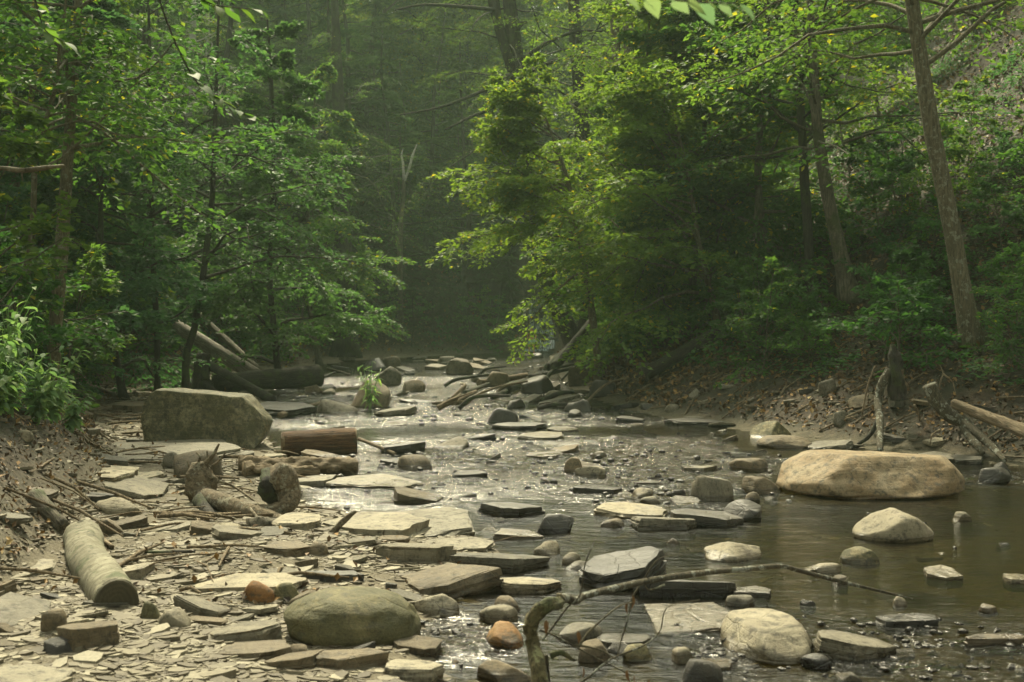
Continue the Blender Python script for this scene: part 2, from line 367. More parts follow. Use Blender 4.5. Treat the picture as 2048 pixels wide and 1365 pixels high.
def terrain(x, y, full=False):
    x = np.asarray(x, float); y = np.asarray(y, float)
    sr = sdist(x, y, RW, 1); sf = sdist(x, y, LF, -1); sw = sdist(x, y, LW, -1)
    fz = floor_z(y)
    bed = -.13 - .1 * ss(0, 2.5, -sr) * ss(0, 1.2, -sw) - .16 * ss(1, 3, x) * ss(11, 8, y) + .05 * fbm(x * 1.1, y * 1.1, 0, 3, 5)
    bar = .03 + .1 * ss(0, 1.8, sw) + .035 * fbm(x * 1.7, y * 1.7, 0, 4, 9)
    w = ss(-.35, .25, sw)
    z = bed * (1 - w) + bar * w
    r = np.interp(sr, [-.3, 0, .5, 1.2, 3, 10, 26, 60], [0, .03, .3, .68, 1.4, 7.6, 23, 33])
    l = np.interp(sf, [-.2, 0, 1.6, 5, 10, 28, 60], [0, .05, 1.35, 2.7, 6., 20, 29])
    far = ss(24, 40, y)
    l2 = np.interp(sf, [-.2, 0, 1.6, 5, 10, 28, 60], [0, .04, 1.2, 4.2, 9, 25, 33])
    l = l * (1 - far) + l2 * far
    rough = fbm(x * .35, y * .35, 0, 4, 21) * .7
    z = z + .42 * np.exp(-((x - 5.45) ** 2 / .9 + (y - 15.2) ** 2 / .55))
    k = ss(.3, 5, np.maximum(sr, sf))
    z = np.where(sr > -.3, np.maximum(z, r + (z + .13) * .2), z)
    z = np.where(sf > -.2, np.maximum(z, l + bar), z)
    z = z + fz * ss(2., 0., np.minimum(np.maximum(sr, sf), 9)) + fz * .75 * ss(0, 2, np.maximum(sr, sf))
    z = z + rough * k + k * .12 * fbm(x * 1.6, y * 1.6, 0, 3, 33)
    z = z + .03 * ss(0, .6, np.maximum(sr, sf)) * fbm(x * 6, y * 6, 0, 3, 37)
    if full: return z, sr, sf, sw
    return z
def gz(x, y): return float(terrain(np.array([x]), np.array([y]))[0])
def hit(px, py, minz=0., dmax=110):
    d = ray(px, py); o = np.array([0, 0, EYE])
    t = np.linspace(2, dmax, 2200); P = o + d * t[:, None] / d[1]
    z = np.maximum(terrain(P[:, 0], P[:, 1]), minz)
    k = np.argmax(P[:, 2] < z)
    return P[k] if P[k, 2] < z[k] else P[-1]

_gx, _gy = np.arange(-60, 60, .25), np.arange(0, 112, .25)
_GX, _GY = np.meshgrid(_gx, _gy); _SR, _SF = sdist(_GX, _GY, RW, 1), sdist(_GX, _GY, LF, -1)
def near(x, y):
    i = int(min(max((x + 60) * 4 + .5, 0), len(_gx) - 1)); j = int(min(max(y * 4 + .5, 0), len(_gy) - 1))
    return float(_SR[j, i]), float(_SF[j, i])
def grid(xs, ys):
    X, Y = np.meshgrid(xs, ys); nx, ny = len(xs), len(ys)
    i = np.arange(ny - 1)[:, None] * nx; j = np.arange(nx - 1)[None]
    return X.ravel(), Y.ravel(), np.stack([i + j, i + j + 1, i + nx + j + 1, i + nx + j], -1).reshape(-1, 4)
u = np.linspace(-1, 1, 430); xs = 1.0 * (u * 14 + np.sign(u) * np.abs(u) ** 3.2 * 38)
vv = np.linspace(0, 1, 470); ys = np.concatenate([np.linspace(-28, 2.5, 26, endpoint=False), 2.5 * (118 / 2.5) ** vv])
X, Y, Q = grid(xs, ys)
Z, sr_, sf_, sw_ = terrain(X, Y, True)
me = mesh('ground', np.column_stack([X, Y, Z]), [Q], M['ground'])
za = me.color_attributes.new('zone', 'FLOAT_COLOR', 'POINT')
slope = np.maximum(ss(.0, .7, sf_), ss(-.15, .25, sr_)); bedm = ss(.1, -.2, sw_) * ss(.2, -.1, sr_)
za.data.foreach_set('color', np.column_stack([slope, bedm, slope * 0, slope * 0 + 1]).astype(np.float32).ravel())
tag(add('ground', me), 'stony stream bed and steep wooded banks of the ravine', kind='structure')

# water surface with real ripples
def riffle(x, y):
    r = np.exp(-((y - 12.8) / 3.0) ** 2) * ss(-2.6, -1.2, x) * ss(3.9, 2.2, x)
    r = np.maximum(r, ss(15, 19, y) * .75)
    r = np.maximum(r, np.exp(-(((x - 1.3) / .8) ** 2 + ((y - 10) / 1.1) ** 2)) * .9)
    r = np.maximum(r, np.exp(-(((x - 5.) / 1.) ** 2 + ((y - 11.4) / .6) ** 2)) * 1.2)
    r = np.maximum(r, .8 * ss(6.6, 5.6, y) * ss(.5, 1.1, x))
    r = np.maximum(r, np.exp(-(((x + .3) / .35) ** 2 + ((y - 5.7) / .4) ** 2)))
    r = np.maximum(r, np.exp(-(((x + 2.2) / 3.) ** 2 + ((y - 27) / 3.) ** 2)))
    r = r * (1 - .6 * ss(26, 34, y))
    return np.clip(r * (.75 + .5 * fbm(x * .8, y * .8, 0, 3, 51)), 0.07, 1)
wx = np.linspace(-9, 11, 420); wy = 2.8 * (57 / 2.8) ** np.linspace(0, 1, 760)
X, Y, Q = grid(wx, wy); rf = riffle(X, Y)
Zw = rf * .05 * fbm(X * 2.2, Y * 3.6, 0, 2, 61) + rf * .026 * fbm(X * 5, Y * 14, 0, 2, 63) + .0012 * fbm(X * 4, Y * 7, 0, 2, 64)
me = mesh('water', np.column_stack([X, Y, Zw]), [Q], M['water'])
ra = me.color_attributes.new('riffle', 'FLOAT_COLOR', 'POINT')
ra.data.foreach_set('color', np.column_stack([rf, rf, rf, rf * 0 + 1]).astype(np.float32).ravel())
tag(add('water', me), 'shallow brown stream with glinting riffles between the stones', kind='structure')
# cascade at the head of the ravine
ys2 = np.linspace(55.5, 65.5, 90); xs2 = np.linspace(-.62, .62, 14)
U, Y, Q = grid(xs2, ys2); cxx = (np.interp(Y, RW[:, 1], RW[:, 0]) + np.interp(Y, LF[:, 1], LF[:, 0])) / 2
X = cxx + U; step = np.floor(Y * 1.1 + .5 * noise3(X * 2, Y * 0, 0, 3)) / 1.1
Z = np.maximum(terrain(X, Y), floor_z(step)) + .05 + .04 * fbm(X * 4, Y * 3, 0, 3, 71)
tag(add('waterfall', mesh('waterfall', np.column_stack([X, Y, Z]), [Q], M['falls'])), 'white water cascading down rock steps at the ravine head', kind='structure')

# ------------------------------------------------------------------ stones
_ico = {}
def ico(s):
    if s not in _ico:
        bm = bmesh.new(); bmesh.ops.create_icosphere(bm, subdivisions=s, radius=1)
        bm.verts.index_update()
        _ico[s] = (np.array([v.co[:] for v in bm.verts]), np.array([[v.index for v in f.verts] for f in bm.faces])); bm.free()
    return _ico[s]
def boulder_mesh(name, w, l, h, seed, mat, sub=4, e=.8, lump=.16, cuts=(), base=.35, nc=None):
    """w,l: footprint; h: height above its base; the lower part is sunk by base*h"""
    V, Fc = ico(sub); V = V.copy()
    r = np.random.default_rng(seed)
    V = np.sign(V) * np.abs(V) ** e
    V *= (1 + lump * fbm(V[:, 0] * 1.1 + seed, V[:, 1] * 1.1, V[:, 2] * 1.1, 3, seed))[:, None]
    for i in range(nc if nc is not None else 5 if w > .6 else 11):
        n = norm(r.normal(size=3) * (1, 1, .7)); d = r.uniform(.72, .95) if w > .6 and nc is None else r.uniform(.55, .88)
        s = V @ n - d; V -= np.where(s > 0, s * .88, 0)[:, None] * n
    for n, d in cuts:
        n = norm(n); s = V @ n - d; V -= np.where(s > 0, s * .96, 0)[:, None] * n
    V += V * (.04 * fbm(V[:, 0] * 5, V[:, 1] * 6, V[:, 2] * 6, 3, seed + 5))[:, None]
    zt = V[:, 2].max(); V[:, 0] *= w / np.ptp(V[:, 0]); V[:, 1] *= l / np.ptp(V[:, 1])
    V[:, 0] -= (V[:, 0].max() + V[:, 0].min()) / 2; V[:, 1] -= (V[:, 1].max() + V[:, 1].min()) / 2
    V[:, 2] = np.where(V[:, 2] > 0, V[:, 2] * h * (1 - base * .5) / zt, V[:, 2] * h * base)
    V[:, 2] += h * base * .5
    return mesh(name, V, [Fc], mat)
def slab_mesh(name, w, l, t, seed, mat, N=26, layers=4, corner=None):
    r = np.random.default_rng(seed)
    k = corner or r.integers(5, 8)
    a = np.sort((np.arange(k) + r.uniform(-.32, .32, k)) / k * 2 * np.pi)
    rad = r.uniform(.8, 1.15, k)
    C = np.column_stack([np.cos(a) * rad, np.sin(a) * rad])
    C = np.sign(C) * np.abs(C) ** .8
    P = []
    per = max(2, N // k)
    for i in range(k):
        for j in range(per): f = j / per; P.append(C[i] * (1 - f) + C[(i + 1) % k] * f)
    P = np.array(P); N = len(P)
    P += .04 * np.column_stack([noise3(P[:, 0] * 4, P[:, 1] * 4, seed, 3), noise3(P[:, 0] * 4, P[:, 1] * 4, seed, 4)])
    P[:, 0] = (P[:, 0] - P[:, 0].min()) / np.ptp(P[:, 0]) - .5; P[:, 1] = (P[:, 1] - P[:, 1].min()) / np.ptp(P[:, 1]) - .5
    P *= (w, l)
    rings = []; zs = np.sort(r.uniform(.1, .85, layers - 1)) * t
    zl = [-.5 * t, 0] + [z for z in zs for _ in (0, 1)] + [t * .96, t]
    sc = [.9, .97]; cur = 1.
    for z in zs: sc += [cur, cur - r.uniform(-.02, .045)]; cur = sc[-1]
    sc += [cur, cur - min(.03, t / w * .3)]
    wob = 1 + .035 * r.normal(size=(len(zl), N)); wob[:, :] = (wob + np.roll(wob, 1, 1)) / 2
    for z, s, wb in zip(zl, sc, wob):
        rings.append(np.column_stack([P[:, 0] * s * wb, P[:, 1] * s * wb, np.full(N, z)]))
    top = sc[-1]
    tilt = r.uniform(-.12, .12, 2) * t
    for s in (.84, .55, .25):
        q = P * top * s
        zz = t * (1.0 + .10 * fbm(q[:, 0] / w * 5 + seed, q[:, 1] / l * 5, 0, 3, seed) + .03)
        rings.append(np.column_stack([q, zz]))
    V = np.concatenate(rings); m = len(rings)
    V[:, 2] += np.where(V[:, 2] > .5 * t, V[:, 0] / w * tilt[0] * 3 + V[:, 1] / l * tilt[1] * 3, 0)
    V = np.vstack([V, [0, 0, t * 1.03], [0, 0, -.5 * t]])
    i = np.arange(m - 1)[:, None] * N; j = np.arange(N)[None]; kx = (j + 1) % N
    Q = np.stack([i + j, i + kx, i + N + kx, i + N + j], -1).reshape(-1, 4)
    jj = np.arange(N); kk = (jj + 1) % N
    T = np.concatenate([np.stack([(m - 1) * N + jj, (m - 1) * N + kk, np.full(N, m * N)], -1), np.stack([kk, jj, np.full(N, m * N + 1)], -1)])
    return mesh(name, V, [Q, T], mat, smooth=False)

PLACED = []   # (x, y, radius)
MARKS = {}    # landmark phrase -> (px, py)
NM = {'S': 'slate_slab', 'B': 'boulder', 'C': 'cobble'}
def stone(kind, xl, xr, yt, yb, mat, label, tpx=None, rot=0, seed=None, mark=None, tilt=(0, 0), name=None, cuts=(), e=.8, deep=None, z0=None, lump=.16, nc=None):
    seed = seed if seed is not None else int(xl * 3 + yb)
    pf = hit((xl + xr) / 2, yb) if z0 is None else on((xl + xr) / 2, yb, z0)
    D1 = pf[1]; zb = max(pf[2], 0)
    if kind == 'S':
        t = (tpx or max(5, (yb - yt) * .35)) / F * D1
        c = (yt - 640) / F
        D2 = (EYE - zb - t) / max(c, .01)
        w = (xr - xl) / F * (D1 + min(D2, D1 * 1.2)) / 2
        l = min(max(D2 - D1, t * 2), w * 1.5 + .1)
        if deep: l = deep
        me = slab_mesh(name or NM['S'], w * 1.02, l, t + .03, seed, M[mat], N=30 if w > .5 else 22, layers=5 if t > .06 else 4)
        yc = D1 + l / 2; zz = zb - .03
    else:
        w = (xr - xl) / F * D1 * 1.03; l = deep or w * .72
        yc = D1 + l / 2 * .9
        h = EYE - zb - (yt - 640) / F * (D1 + l * .35)
        h = max(h, .035)
        me = boulder_mesh(name or NM['B'], w, l, h + .02, seed, M[mat], sub=5 if w > .6 else 4 if w > .2 else 3, cuts=cuts, e=e, lump=lump, nc=nc)
        zz = zb - .02
    x = ((xl + xr) / 2 - CX) / F * yc
    o = add(name or (NM['S'] if kind == 'S' else ('boulder' if w > .4 else 'cobble')), me, loc=(x, yc, zz), rot=(R(tilt[0]), R(tilt[1]), R(rot)))
    g = 'slate slabs lying in and beside the stream' if kind == 'S' else 'rounded stones lying in and beside the stream'
    tag(o, label, 'rock' if kind == 'S' else ('boulder' if w > .4 else 'stone'), g)
    PLACED.append((x, yc, w / 2 * .85, l / 2))
    if mark: MARKS[mark] = ((xl + xr) / 2, yb)
    return o

stone('B', 1545, 1925, 905, 1000, 'tan_boulder', 'huge smooth tan boulder standing in the stream on the right, sunlit on top', seed=11, mark='the huge tan boulder', e=.92, deep=1.35, nc=0, cuts=(((.05, .1, 1), .74), ((.1, -1, .5), .84), ((-.8, -.3, .6), .86)), lump=.2)
stone('B', 293, 546, 778, 898, 'olive_boulder', 'big olive boulder with a flat speckled face on the left gravel bank', seed=5, mark='the flat-faced olive boulder', e=.55, deep=.95, cuts=(((-.12, -1, .1), .5), ((.85, -.6, .35), .78), ((.1, 0, 1), .8), ((.9, 0, .75), .86)), lump=.06)
stone('B', 563, 843, 1186, 1296, 'moss_boulder', 'dark mossy oval boulder at the near water edge', seed=8, mark='the mossy oval boulder', e=.85, deep=.5, lump=.08)
stone('B', 1710, 1868, 1022, 1088, 'cobble', 'pointed grey brown boulder rising from the pool in front of the huge tan boulder', seed=21, mark='the pointed pool boulder', e=1.0, nc=0, cuts=(((-.6, -.2, .9), .66), ((.75, .3, .7), .78)), lump=.22)
stone('B', 1684, 1760, 1097, 1133, 'olive_boulder', 'small rounded brown stone in the pool below the pointed boulder', seed=22, e=.9)
stone('B', 1613, 1684, 1129, 1149, 'cobble', 'low tan stone just behind the long thin branch tip', seed=23)
stone('B', 1410, 1526, 1088, 1126, 'slate_pale', 'pale flat topped rock alone in the pool centre', seed=24, mark='the pale pool rock', e=.7, lump=.22)
stone('B', 1446, 1627, 1254, 1328, 'slate_pale', 'large cream coloured flat boulder in the near right stream', seed=25, mark='the cream flat boulder', e=.85, deep=.62, nc=0, cuts=(((0, 0, 1), .6), ((.3, -.8, .7), .8), ((-.8, -.3, .6), .8)), lump=.25)
stone('S', 1625, 1795, 1260, 1330, 'slate_grey', 'broad pale slab sloping into the water right of the cream flat boulder', tpx=26, seed=26, tilt=(0, 9))
stone('S', 1300, 1478, 1208, 1268, 'slate_pale', 'wide pale slab awash in the shallow water behind the cream flat boulder', tpx=5, seed=27, mark='the awash pale slab')
stone('B', 830, 918, 1191, 1234, 'slate_pale', 'pale egg shaped stone right behind the mossy oval boulder', seed=28, e=.95, lump=.05)
stone('S', 1187, 1338, 1006, 1042, 'slate_pale', 'bright pointed slab at the lip of the pool', tpx=12, seed=29, tilt=(0, 2), mark='the bright pointed slab')
stone('S', 1262, 1396, 1032, 1062, 'slate_grey', 'grey blade shaped slab in front of the bright pointed slab', tpx=18, seed=30, tilt=(0, 5))
stone('S', 1336, 1490, 1020, 1056, 'slate_dark', 'dark wet layered slab right of the bright pointed slab', tpx=20, seed=31, tilt=(0, 3))
stone('B', 1448, 1524, 1003, 1046, 'slate_dark', 'dark wet block at the right end of the pool lip', seed=32, e=.6)
stone('B', 1070, 1148, 1030, 1068, 'slate_dark', 'black wet block between glinting water left of the pool', seed=33, e=.65, mark='the black wet block')
stone('B', 1124, 1162, 1107, 1132, 'cobble', 'small shiny round stone at the near left pool edge', seed=34, e=1)
stone('B', 1128, 1202, 1124, 1146, 'slate_grey', 'low wet oval stone below the small shiny round stone', seed=35, e=1)
stone('S', 748, 912, 1082, 1126, 'slate_grey', 'long blue grey slab on the gravel edge', tpx=26, seed=36, tilt=(0, 4))
stone('S', 905, 1098, 1104, 1148, 'slate_grey', 'thick grey slab with a pale cracked top beside the pool', tpx=24, seed=37, mark='the thick cracked slab')
stone('S', 808, 1002, 1128, 1200, 'slate_brown', 'large tan tilted block of rock behind the mossy oval boulder', tpx=34, seed=38, tilt=(-4, -8), rot=12, mark='the tilted tan block')
stone('S', 990, 1124, 1152, 1188, 'slate_pale', 'long low slab in still water right of the tilted tan block', tpx=16, seed=39)
stone('S', 640, 862, 1020, 1078, 'slate_pale', 'very wide pale slab split into thin layers beside the water', tpx=14, seed=40, mark='the wide layered slab', tilt=(0, 1))
stone('S', 792, 952, 1010, 1076, 'slate_pale', 'pale wedge slab tipped up against the wide layered slab', tpx=14, seed=41, tilt=(0, -7), rot=18)
stone('S', 662, 848, 948, 980, 'slate_pale', 'long pale slab reaching into the glinting riffle', tpx=7, seed=42, mark='the long riffle slab')
stone('S', 588, 668, 944, 976, 'slate_pale', 'pale angular slab behind the curled driftwood', tpx=9, seed=43)
stone('S', 556, 640, 1018, 1062, 'slate_pale', 'whitish square slab right of the curled driftwood', tpx=12, seed=44)
stone('S', 148, 262, 916, 968, 'slate_pale', 'white angular slab at the foot of the left bank', tpx=12, seed=45, mark='the white angular slab', tilt=(0, 4))
stone('S', 214, 330, 958, 1000, 'slate_grey', 'long narrow slab in front of the white angular slab', tpx=18, seed=46, tilt=(0, 8))
stone('S', 250, 322, 944, 966, 'slate_pale', 'small cream slab right of the white angular slab', tpx=7, seed=47)
stone('S', 190, 480, 878, 925, 'slate_pale', 'broad low shelf of pale slate in front of the flat-faced olive boulder', tpx=5, seed=48)
stone('S', 620, 776, 1298, 1345, 'slate_brown', 'rounded brown slab below the mossy oval boulder', tpx=24, seed=49, mark='the rounded brown slab')
stone('S', 772, 885, 1318, 1364, 'slate_pale', 'pale slab at the lower edge right of the rounded brown slab', tpx=20, seed=50)
stone('S', 422, 565, 1238, 1292, 'slate_grey', 'grey slab with cracked top left of the mossy oval boulder', tpx=22, seed=51, tilt=(0, -6), mark='the cracked grey slab')
stone('S', 235, 400, 1290, 1375, 'slate_pale', 'large smooth pale rock sheet at the bottom left', tpx=6, seed=52, tilt=(2, 3), mark='the smooth rock sheet')
stone('S', -40, 82, 1108, 1172, 'slate_pale', 'pale flat rock at the left edge of the path', tpx=10, seed=53, tilt=(0, 5), mark='the left edge flat rock')
stone('S', -40, 86, 1196, 1262, 'slate_grey', 'layered rock ledge at the left edge nearer than the pale flat one', tpx=14, seed=54, tilt=(0, 10))
stone('S', -60, 118, 1330, 1400, 'slate_pale', 'pale rock sheet in the bottom left corner', tpx=6, seed=55, tilt=(0, 4))
stone('B', 74, 138, 1220, 1272, 'slate_brown', 'square brown block left of the cut birch log', seed=56, e=.5)
stone('B', 278, 320, 1205, 1243, 'moss_boulder', 'little green mossy knob touching the cut birch log', seed=57, e=.9)
stone('B', 308, 378, 1222, 1258, 'cobble', 'smooth half buried stone right of the green mossy knob', seed=58, e=.9)
stone('S', 238, 294, 1118, 1168, 'slate_pale', 'pale tablet of slate right behind the cut birch log', tpx=20, seed=59)
stone('B', 478, 548, 1163, 1212, 'orange_rock', 'rusty orange stone on the gravel left of the mossy oval boulder', seed=60, e=.8, mark='the rusty orange stone')
stone('B', 540, 602, 1168, 1210, 'olive_boulder', 'olive stone touching the rusty orange stone on its right', seed=61)
stone('B', 968, 1048, 1252, 1302, 'orange_rock', 'orange brown stone in the water left of the lichen branch', seed=62, e=.75, mark='the orange water stone')
stone('B', 958, 1036, 1212, 1248, 'cobble', 'pale stone just behind the orange brown water stone', seed=63, e=.9)
stone('B', 980, 1044, 1196, 1226, 'slate_brown', 'tan stone pointing at the bend of the lichen branch', seed=64, e=.8)
stone('B', 1104, 1216, 1254, 1292, 'slate_grey', 'low grey stone seen through the thin twigs', seed=65, e=.7)
stone('S', 1190, 1304, 1268, 1300, 'slate_grey', 'flat grey slab awash right of the thin twigs', tpx=7, seed=66)
stone('B', 1245, 1310, 1292, 1326, 'olive_boulder', 'rounded stone in the near riffle below the flat awash slab', seed=67)
stone('B', 1345, 1392, 1300, 1328, 'cobble', 'small cone shaped stone in the near riffle', seed=68)
stone('B', 948, 1066, 1325, 1368, 'slate_brown', 'brown stone at the lower edge left of the lichen branch', seed=69, e=.7)
stone('S', 766, 848, 884, 910, 'slate_dark', 'dark slab end beyond the brown sawn log', tpx=16, seed=70, tilt=(0, -4))
stone('S', 985, 1092, 845, 862, 'slate_dark', 'long black slab lying across the riffle mid stream', tpx=10, seed=71, mark='the long black slab')
stone('S', 1036, 1128, 864, 882, 'slate_grey', 'thin grey slab in front of the long black slab', tpx=7, seed=72)
stone('S', 1095, 1158, 854, 866, 'slate_pale', 'thin pale slab right of the long black slab', tpx=4, seed=73)
stone('B', 733, 803, 733, 772, 'slate_grey', 'grey boulder leaning left in the far riffle', seed=74, e=.75, mark='the far leaning boulder', cuts=(((-.7, 0, .8), .5),))
stone('B', 892, 948, 716, 750, 'slate_brown', 'brown peaked boulder at the head of the far riffle', seed=75, e=.7, mark='the far peaked boulder')
stone('B', 803, 850, 760, 786, 'slate_brown', 'reddish squat boulder between the two far boulders', seed=76, e=.7)
stone('S', 498, 632, 806, 836, 'slate_dark', 'long dark slab beside the far end of the olive boulder', tpx=18, seed=77, tilt=(0, 5))
stone('S', 752, 834, 813, 834, 'slate_grey', 'dark tilted slab in the riffle below the water plant', tpx=10, seed=78, tilt=(0, -6))
stone('B', 1500, 1582, 842, 878, 'olive_boulder', 'brown rounded boulder under the right bank leaves', seed=79, mark='the right bank boulder')
stone('B', 1518, 1622, 872, 898, 'slate_brown', 'low brown wedge boulder at the right waterline', seed=80, e=.7)
stone('S', 1616, 1706, 880, 906, 'slate_grey', 'tilted grey slab at the right waterline left of the hanging root', tpx=12, seed=81, tilt=(0, -12))
stone('B', 1462, 1536, 918, 944, 'slate_brown', 'square brown stone in the riffle left of the huge tan boulder', seed=82, e=.55)
stone('B', 1486, 1565, 953, 988, 'slate_brown', 'dark brown stone touching the left end of the huge tan boulder', seed=83, e=.7)
stone('B', 1590, 1665, 908, 940, 'tan_boulder', 'tan rock hidden behind the left end of the huge tan boulder', seed=84, e=.7)
stone('B', 1955, 2022, 936, 968, 'slate_dark', 'dark triangular rock splitting the white riffle at the right edge', seed=85, e=.8)
stone('B', 1903, 1944, 1025, 1044, 'cobble', 'small grey stone alone right of the pointed pool boulder', seed=86)
stone('S', 1853, 1922, 1137, 1162, 'cobble', 'pinkish square tablet in the right pool', tpx=9, seed=87, rot=20)
stone('S', 2008, 2070, 1147, 1170, 'slate_pale', 'pale slab cut by the right edge of the pool', tpx=7, seed=88)
stone('S', 1760, 1876, 1229, 1254, 'slate_dark', 'dark ragged slab awash in the lower right stream', tpx=9, seed=89)
stone('S', 1932, 2070, 1272, 1294, 'slate_brown', 'long tan slab in the lower right riffle', tpx=12, seed=90)
stone('B', 1790, 1818, 1194, 1216, 'cobble', 'tiny pinkish stone at the tip of the long thin branch', seed=91)
stone('B', 1604, 1664, 1312, 1342, 'slate_dark', 'dark stone below the cream flat boulder', seed=92)
stone('B', 1962, 2002, 1212, 1230, 'slate_brown', 'small brown stone above the lower right riffle', seed=93)
stone('B', 1018, 1052, 985 + 185, 1188, 'cobble', 'tan pebble sized stone in front of the long low slab', seed=94)
stone('S', 1162, 1345, 1108, 1182, 'slate_dark', 'big black wedge of layered rock rising from the pool', tpx=44, seed=95, tilt=(0, -5), rot=8, mark='the black rock wedge')
stone('S', 1268, 1472, 1158, 1200, 'slate_dark', 'long dark slab partly under water below the black rock wedge', tpx=26, seed=96, tilt=(0, 1))
stone('S', 1466, 1542, 1174, 1198, 'slate_grey', 'small grey slab at the right end of the long dark slab', tpx=9, seed=97)
stone('B', 1452, 1512, 1194, 1220, 'slate_grey', 'grey rounded stone beside the awash pale slab', seed=98)
stone('S', 1138, 1188, 735, 772, 'slate_brown', 'upright tan slab leaning on the right bank far upstream', tpx=32, seed=99, deep=.15)
stone('S', 1078, 1168, 782, 818, 'slate_grey', 'grey slab tilted up against the far right bank', tpx=16, seed=100, tilt=(0, -14), mark='the far tilted slab')
stone('B', 1150, 1212, 932, 957, 'slate_pale', 'pale block on the small stone pile in mid stream', seed=101, e=.55, mark='the mid stream stone pile')
stone('B', 1128, 1166, 915, 948, 'slate_brown', 'leaning brown stone on the small stone pile in mid stream', seed=102, e=.6)
stone('B', 1184, 1214, 903, 916, 'cobble', 'round tan cobble behind the small stone pile', seed=103)
stone('S', 1050, 1130, 905, 918, 'slate_grey', 'thin straight slab left of the small stone pile', tpx=5, seed=104)
stone('S', 1365, 1440, 930, 943, 'slate_pale', 'thin tan slab in the riffle right of the stone pile', tpx=5, seed=105)
stone('S', 1145, 1245, 968, 988, 'slate_dark', 'dark flat slab in front of the small stone pile', tpx=7, seed=106)
stone('B', 1265, 1308, 978, 996, 'cobble', 'grey stone in the white riffle', seed=107)
stone('B', 1280, 1322, 993, 1010, 'slate_pale', 'pinkish stone just behind the bright pointed slab', seed=108)
stone('B', 1490, 1520, 985, 1008, 'slate_brown', 'upright small brown stone near the left foot of the huge tan boulder', seed=109)
stone('S', 955, 1090, 1005, 1035, 'slate_dark', 'dark ledge slab in the glinting water behind the black wet block', tpx=16, seed=110)
stone('S', 905, 975, 940, 958, 'slate_dark', 'brown dark slab awash in the riffle centre', tpx=8, seed=111)
stone('B', 326, 372, 904, 938, 'slate_grey', 'upright grey stone below the flat-faced olive boulder', seed=112, e=.6)
stone('B', 350, 384, 922, 944, 'cobble', 'light round cobble beside the upright grey stone', seed=113)
stone('S', 226, 302, 796, 828, 'slate_brown', 'brown ledge block left of the flat-faced olive boulder', tpx=16, seed=114)
stone('S', 150, 222, 803, 830, 'slate_brown', 'tan shelf rock under the shrubs left of the ledge block', tpx=8, seed=115)
stone('B', 178, 246, 1036, 1072, 'slate_brown', 'brown angular stone at the foot of the leafy dirt bank', seed=116, e=.55, mark='the dirt bank foot stone')
stone('S', 528, 625, 1078, 1118, 'slate_brown', 'brown wrinkled slab in front of the driftwood', tpx=16, seed=117, mark='the wrinkled slab')
stone('B', 610, 655, 1085, 1112, 'slate_brown', 'brown cobble right of the wrinkled slab', seed=118)
stone('S', 400, 610, 1150, 1185, 'slate_pale', 'long pale bedrock ledge behind the rusty orange stone', tpx=12, seed=119)
stone('S', 605, 730, 1140, 1165, 'slate_dark', 'dark edged slab on the gravel behind the mossy oval boulder', tpx=12, seed=120)
stone('S', 570, 745, 1160, 1215, 'slate_pale', 'pale slab sheltered behind the mossy oval boulder', tpx=8, seed=121)
stone('S', 345, 580, 1282, 1322, 'slate_brown', 'long brown slab low on the left foreground', tpx=10, seed=122)
stone('S', 985, 1090, 1060, 1082, 'slate_grey', 'flat grey slab in front of the black wet block', tpx=8, seed=123)
stone('S', 830, 985, 1078, 1102, 'slate_pale', 'pale thin slab behind the thick cracked slab', tpx=6, seed=124)
stone('B', 30, 62, 860, 882, 'slate_pale', 'pale stone lying high on the leafy dirt bank', seed=125, e=.7)
for i, (a, b, c, d, m) in enumerate([(1690, 1760, 905, 922, 'slate_grey'), (1850, 1905, 885, 925, 'slate_grey'), (1900, 1965, 900, 930, 'slate_grey'), (1985, 2060, 890, 925, 'slate_brown'), (1760, 1850, 868, 884, 'slate_dark'), (1330, 1455, 838, 852, 'slate_dark'), (1230, 1290, 833, 846, 'slate_dark')]):
    stone('S', a, b, c, d, m, ['small grey slab behind the huge tan boulder under the roots', 'tilted slab left of the lichened root', 'grey slab under the lichened root tip', 'brown slab at the right edge below the pale log', 'dark slab in the hollow under the stump', 'long dark slab along the right waterline', 'short dark slab on the far right waterline'][i], tpx=8, seed=200 + i, tilt=(0, -8 if i in (1, 2) else 3))
MARKS.update({'the curled driftwood': (500, 1000), 'the cut birch log': (215, 1200), 'the brown sawn log': (635, 880), 'the lichened root': (1950, 870)})

ORD = ['nearest', 'second nearest', 'third nearest', 'fourth nearest', 'fifth nearest', 'sixth nearest', 'seventh nearest', 'eighth nearest', 'ninth nearest', 'tenth nearest'] + [f'{w} nearest' for w in
       'eleventh twelfth thirteenth fourteenth fifteenth sixteenth seventeenth eighteenth nineteenth twentieth'.split()] + [f'twenty-{w} nearest' for w in 'first second third fourth fifth sixth seventh eighth ninth'.split()] + [f'thirty-{w} nearest' for w in 'first second third fourth fifth sixth seventh eighth ninth'.split()] * 6
def relation(dx, dy, w=1.6):
    if abs(dx) * .5 > abs(dy) * w: return 'right of' if dx > 0 else 'left of'
    return 'in front of' if dy > 0 else 'behind'
def autolabel(items, marks, tail=''):
    """items: (object, description, px, py) -> every one told apart by its nearest landmark"""
    bk = {}
    for o, desc, px, py in items:
        k = min(marks, key=lambda m: (marks[m][0] - px) ** 2 + 4 * (marks[m][1] - py) ** 2)
        dx, dy = px - marks[k][0], py - marks[k][1]
        bk.setdefault((desc, k, relation(dx, dy)), []).append((dx * dx + 4 * dy * dy, o))
    for (desc, k, rel), L in bk.items():
        L.sort(key=lambda q: q[0])
        for i, (_, o) in enumerate(L):
            o['label'] = f'{desc} {rel} {k}' + ('' if len(L) == 1 else f', {ORD[i]} to it')

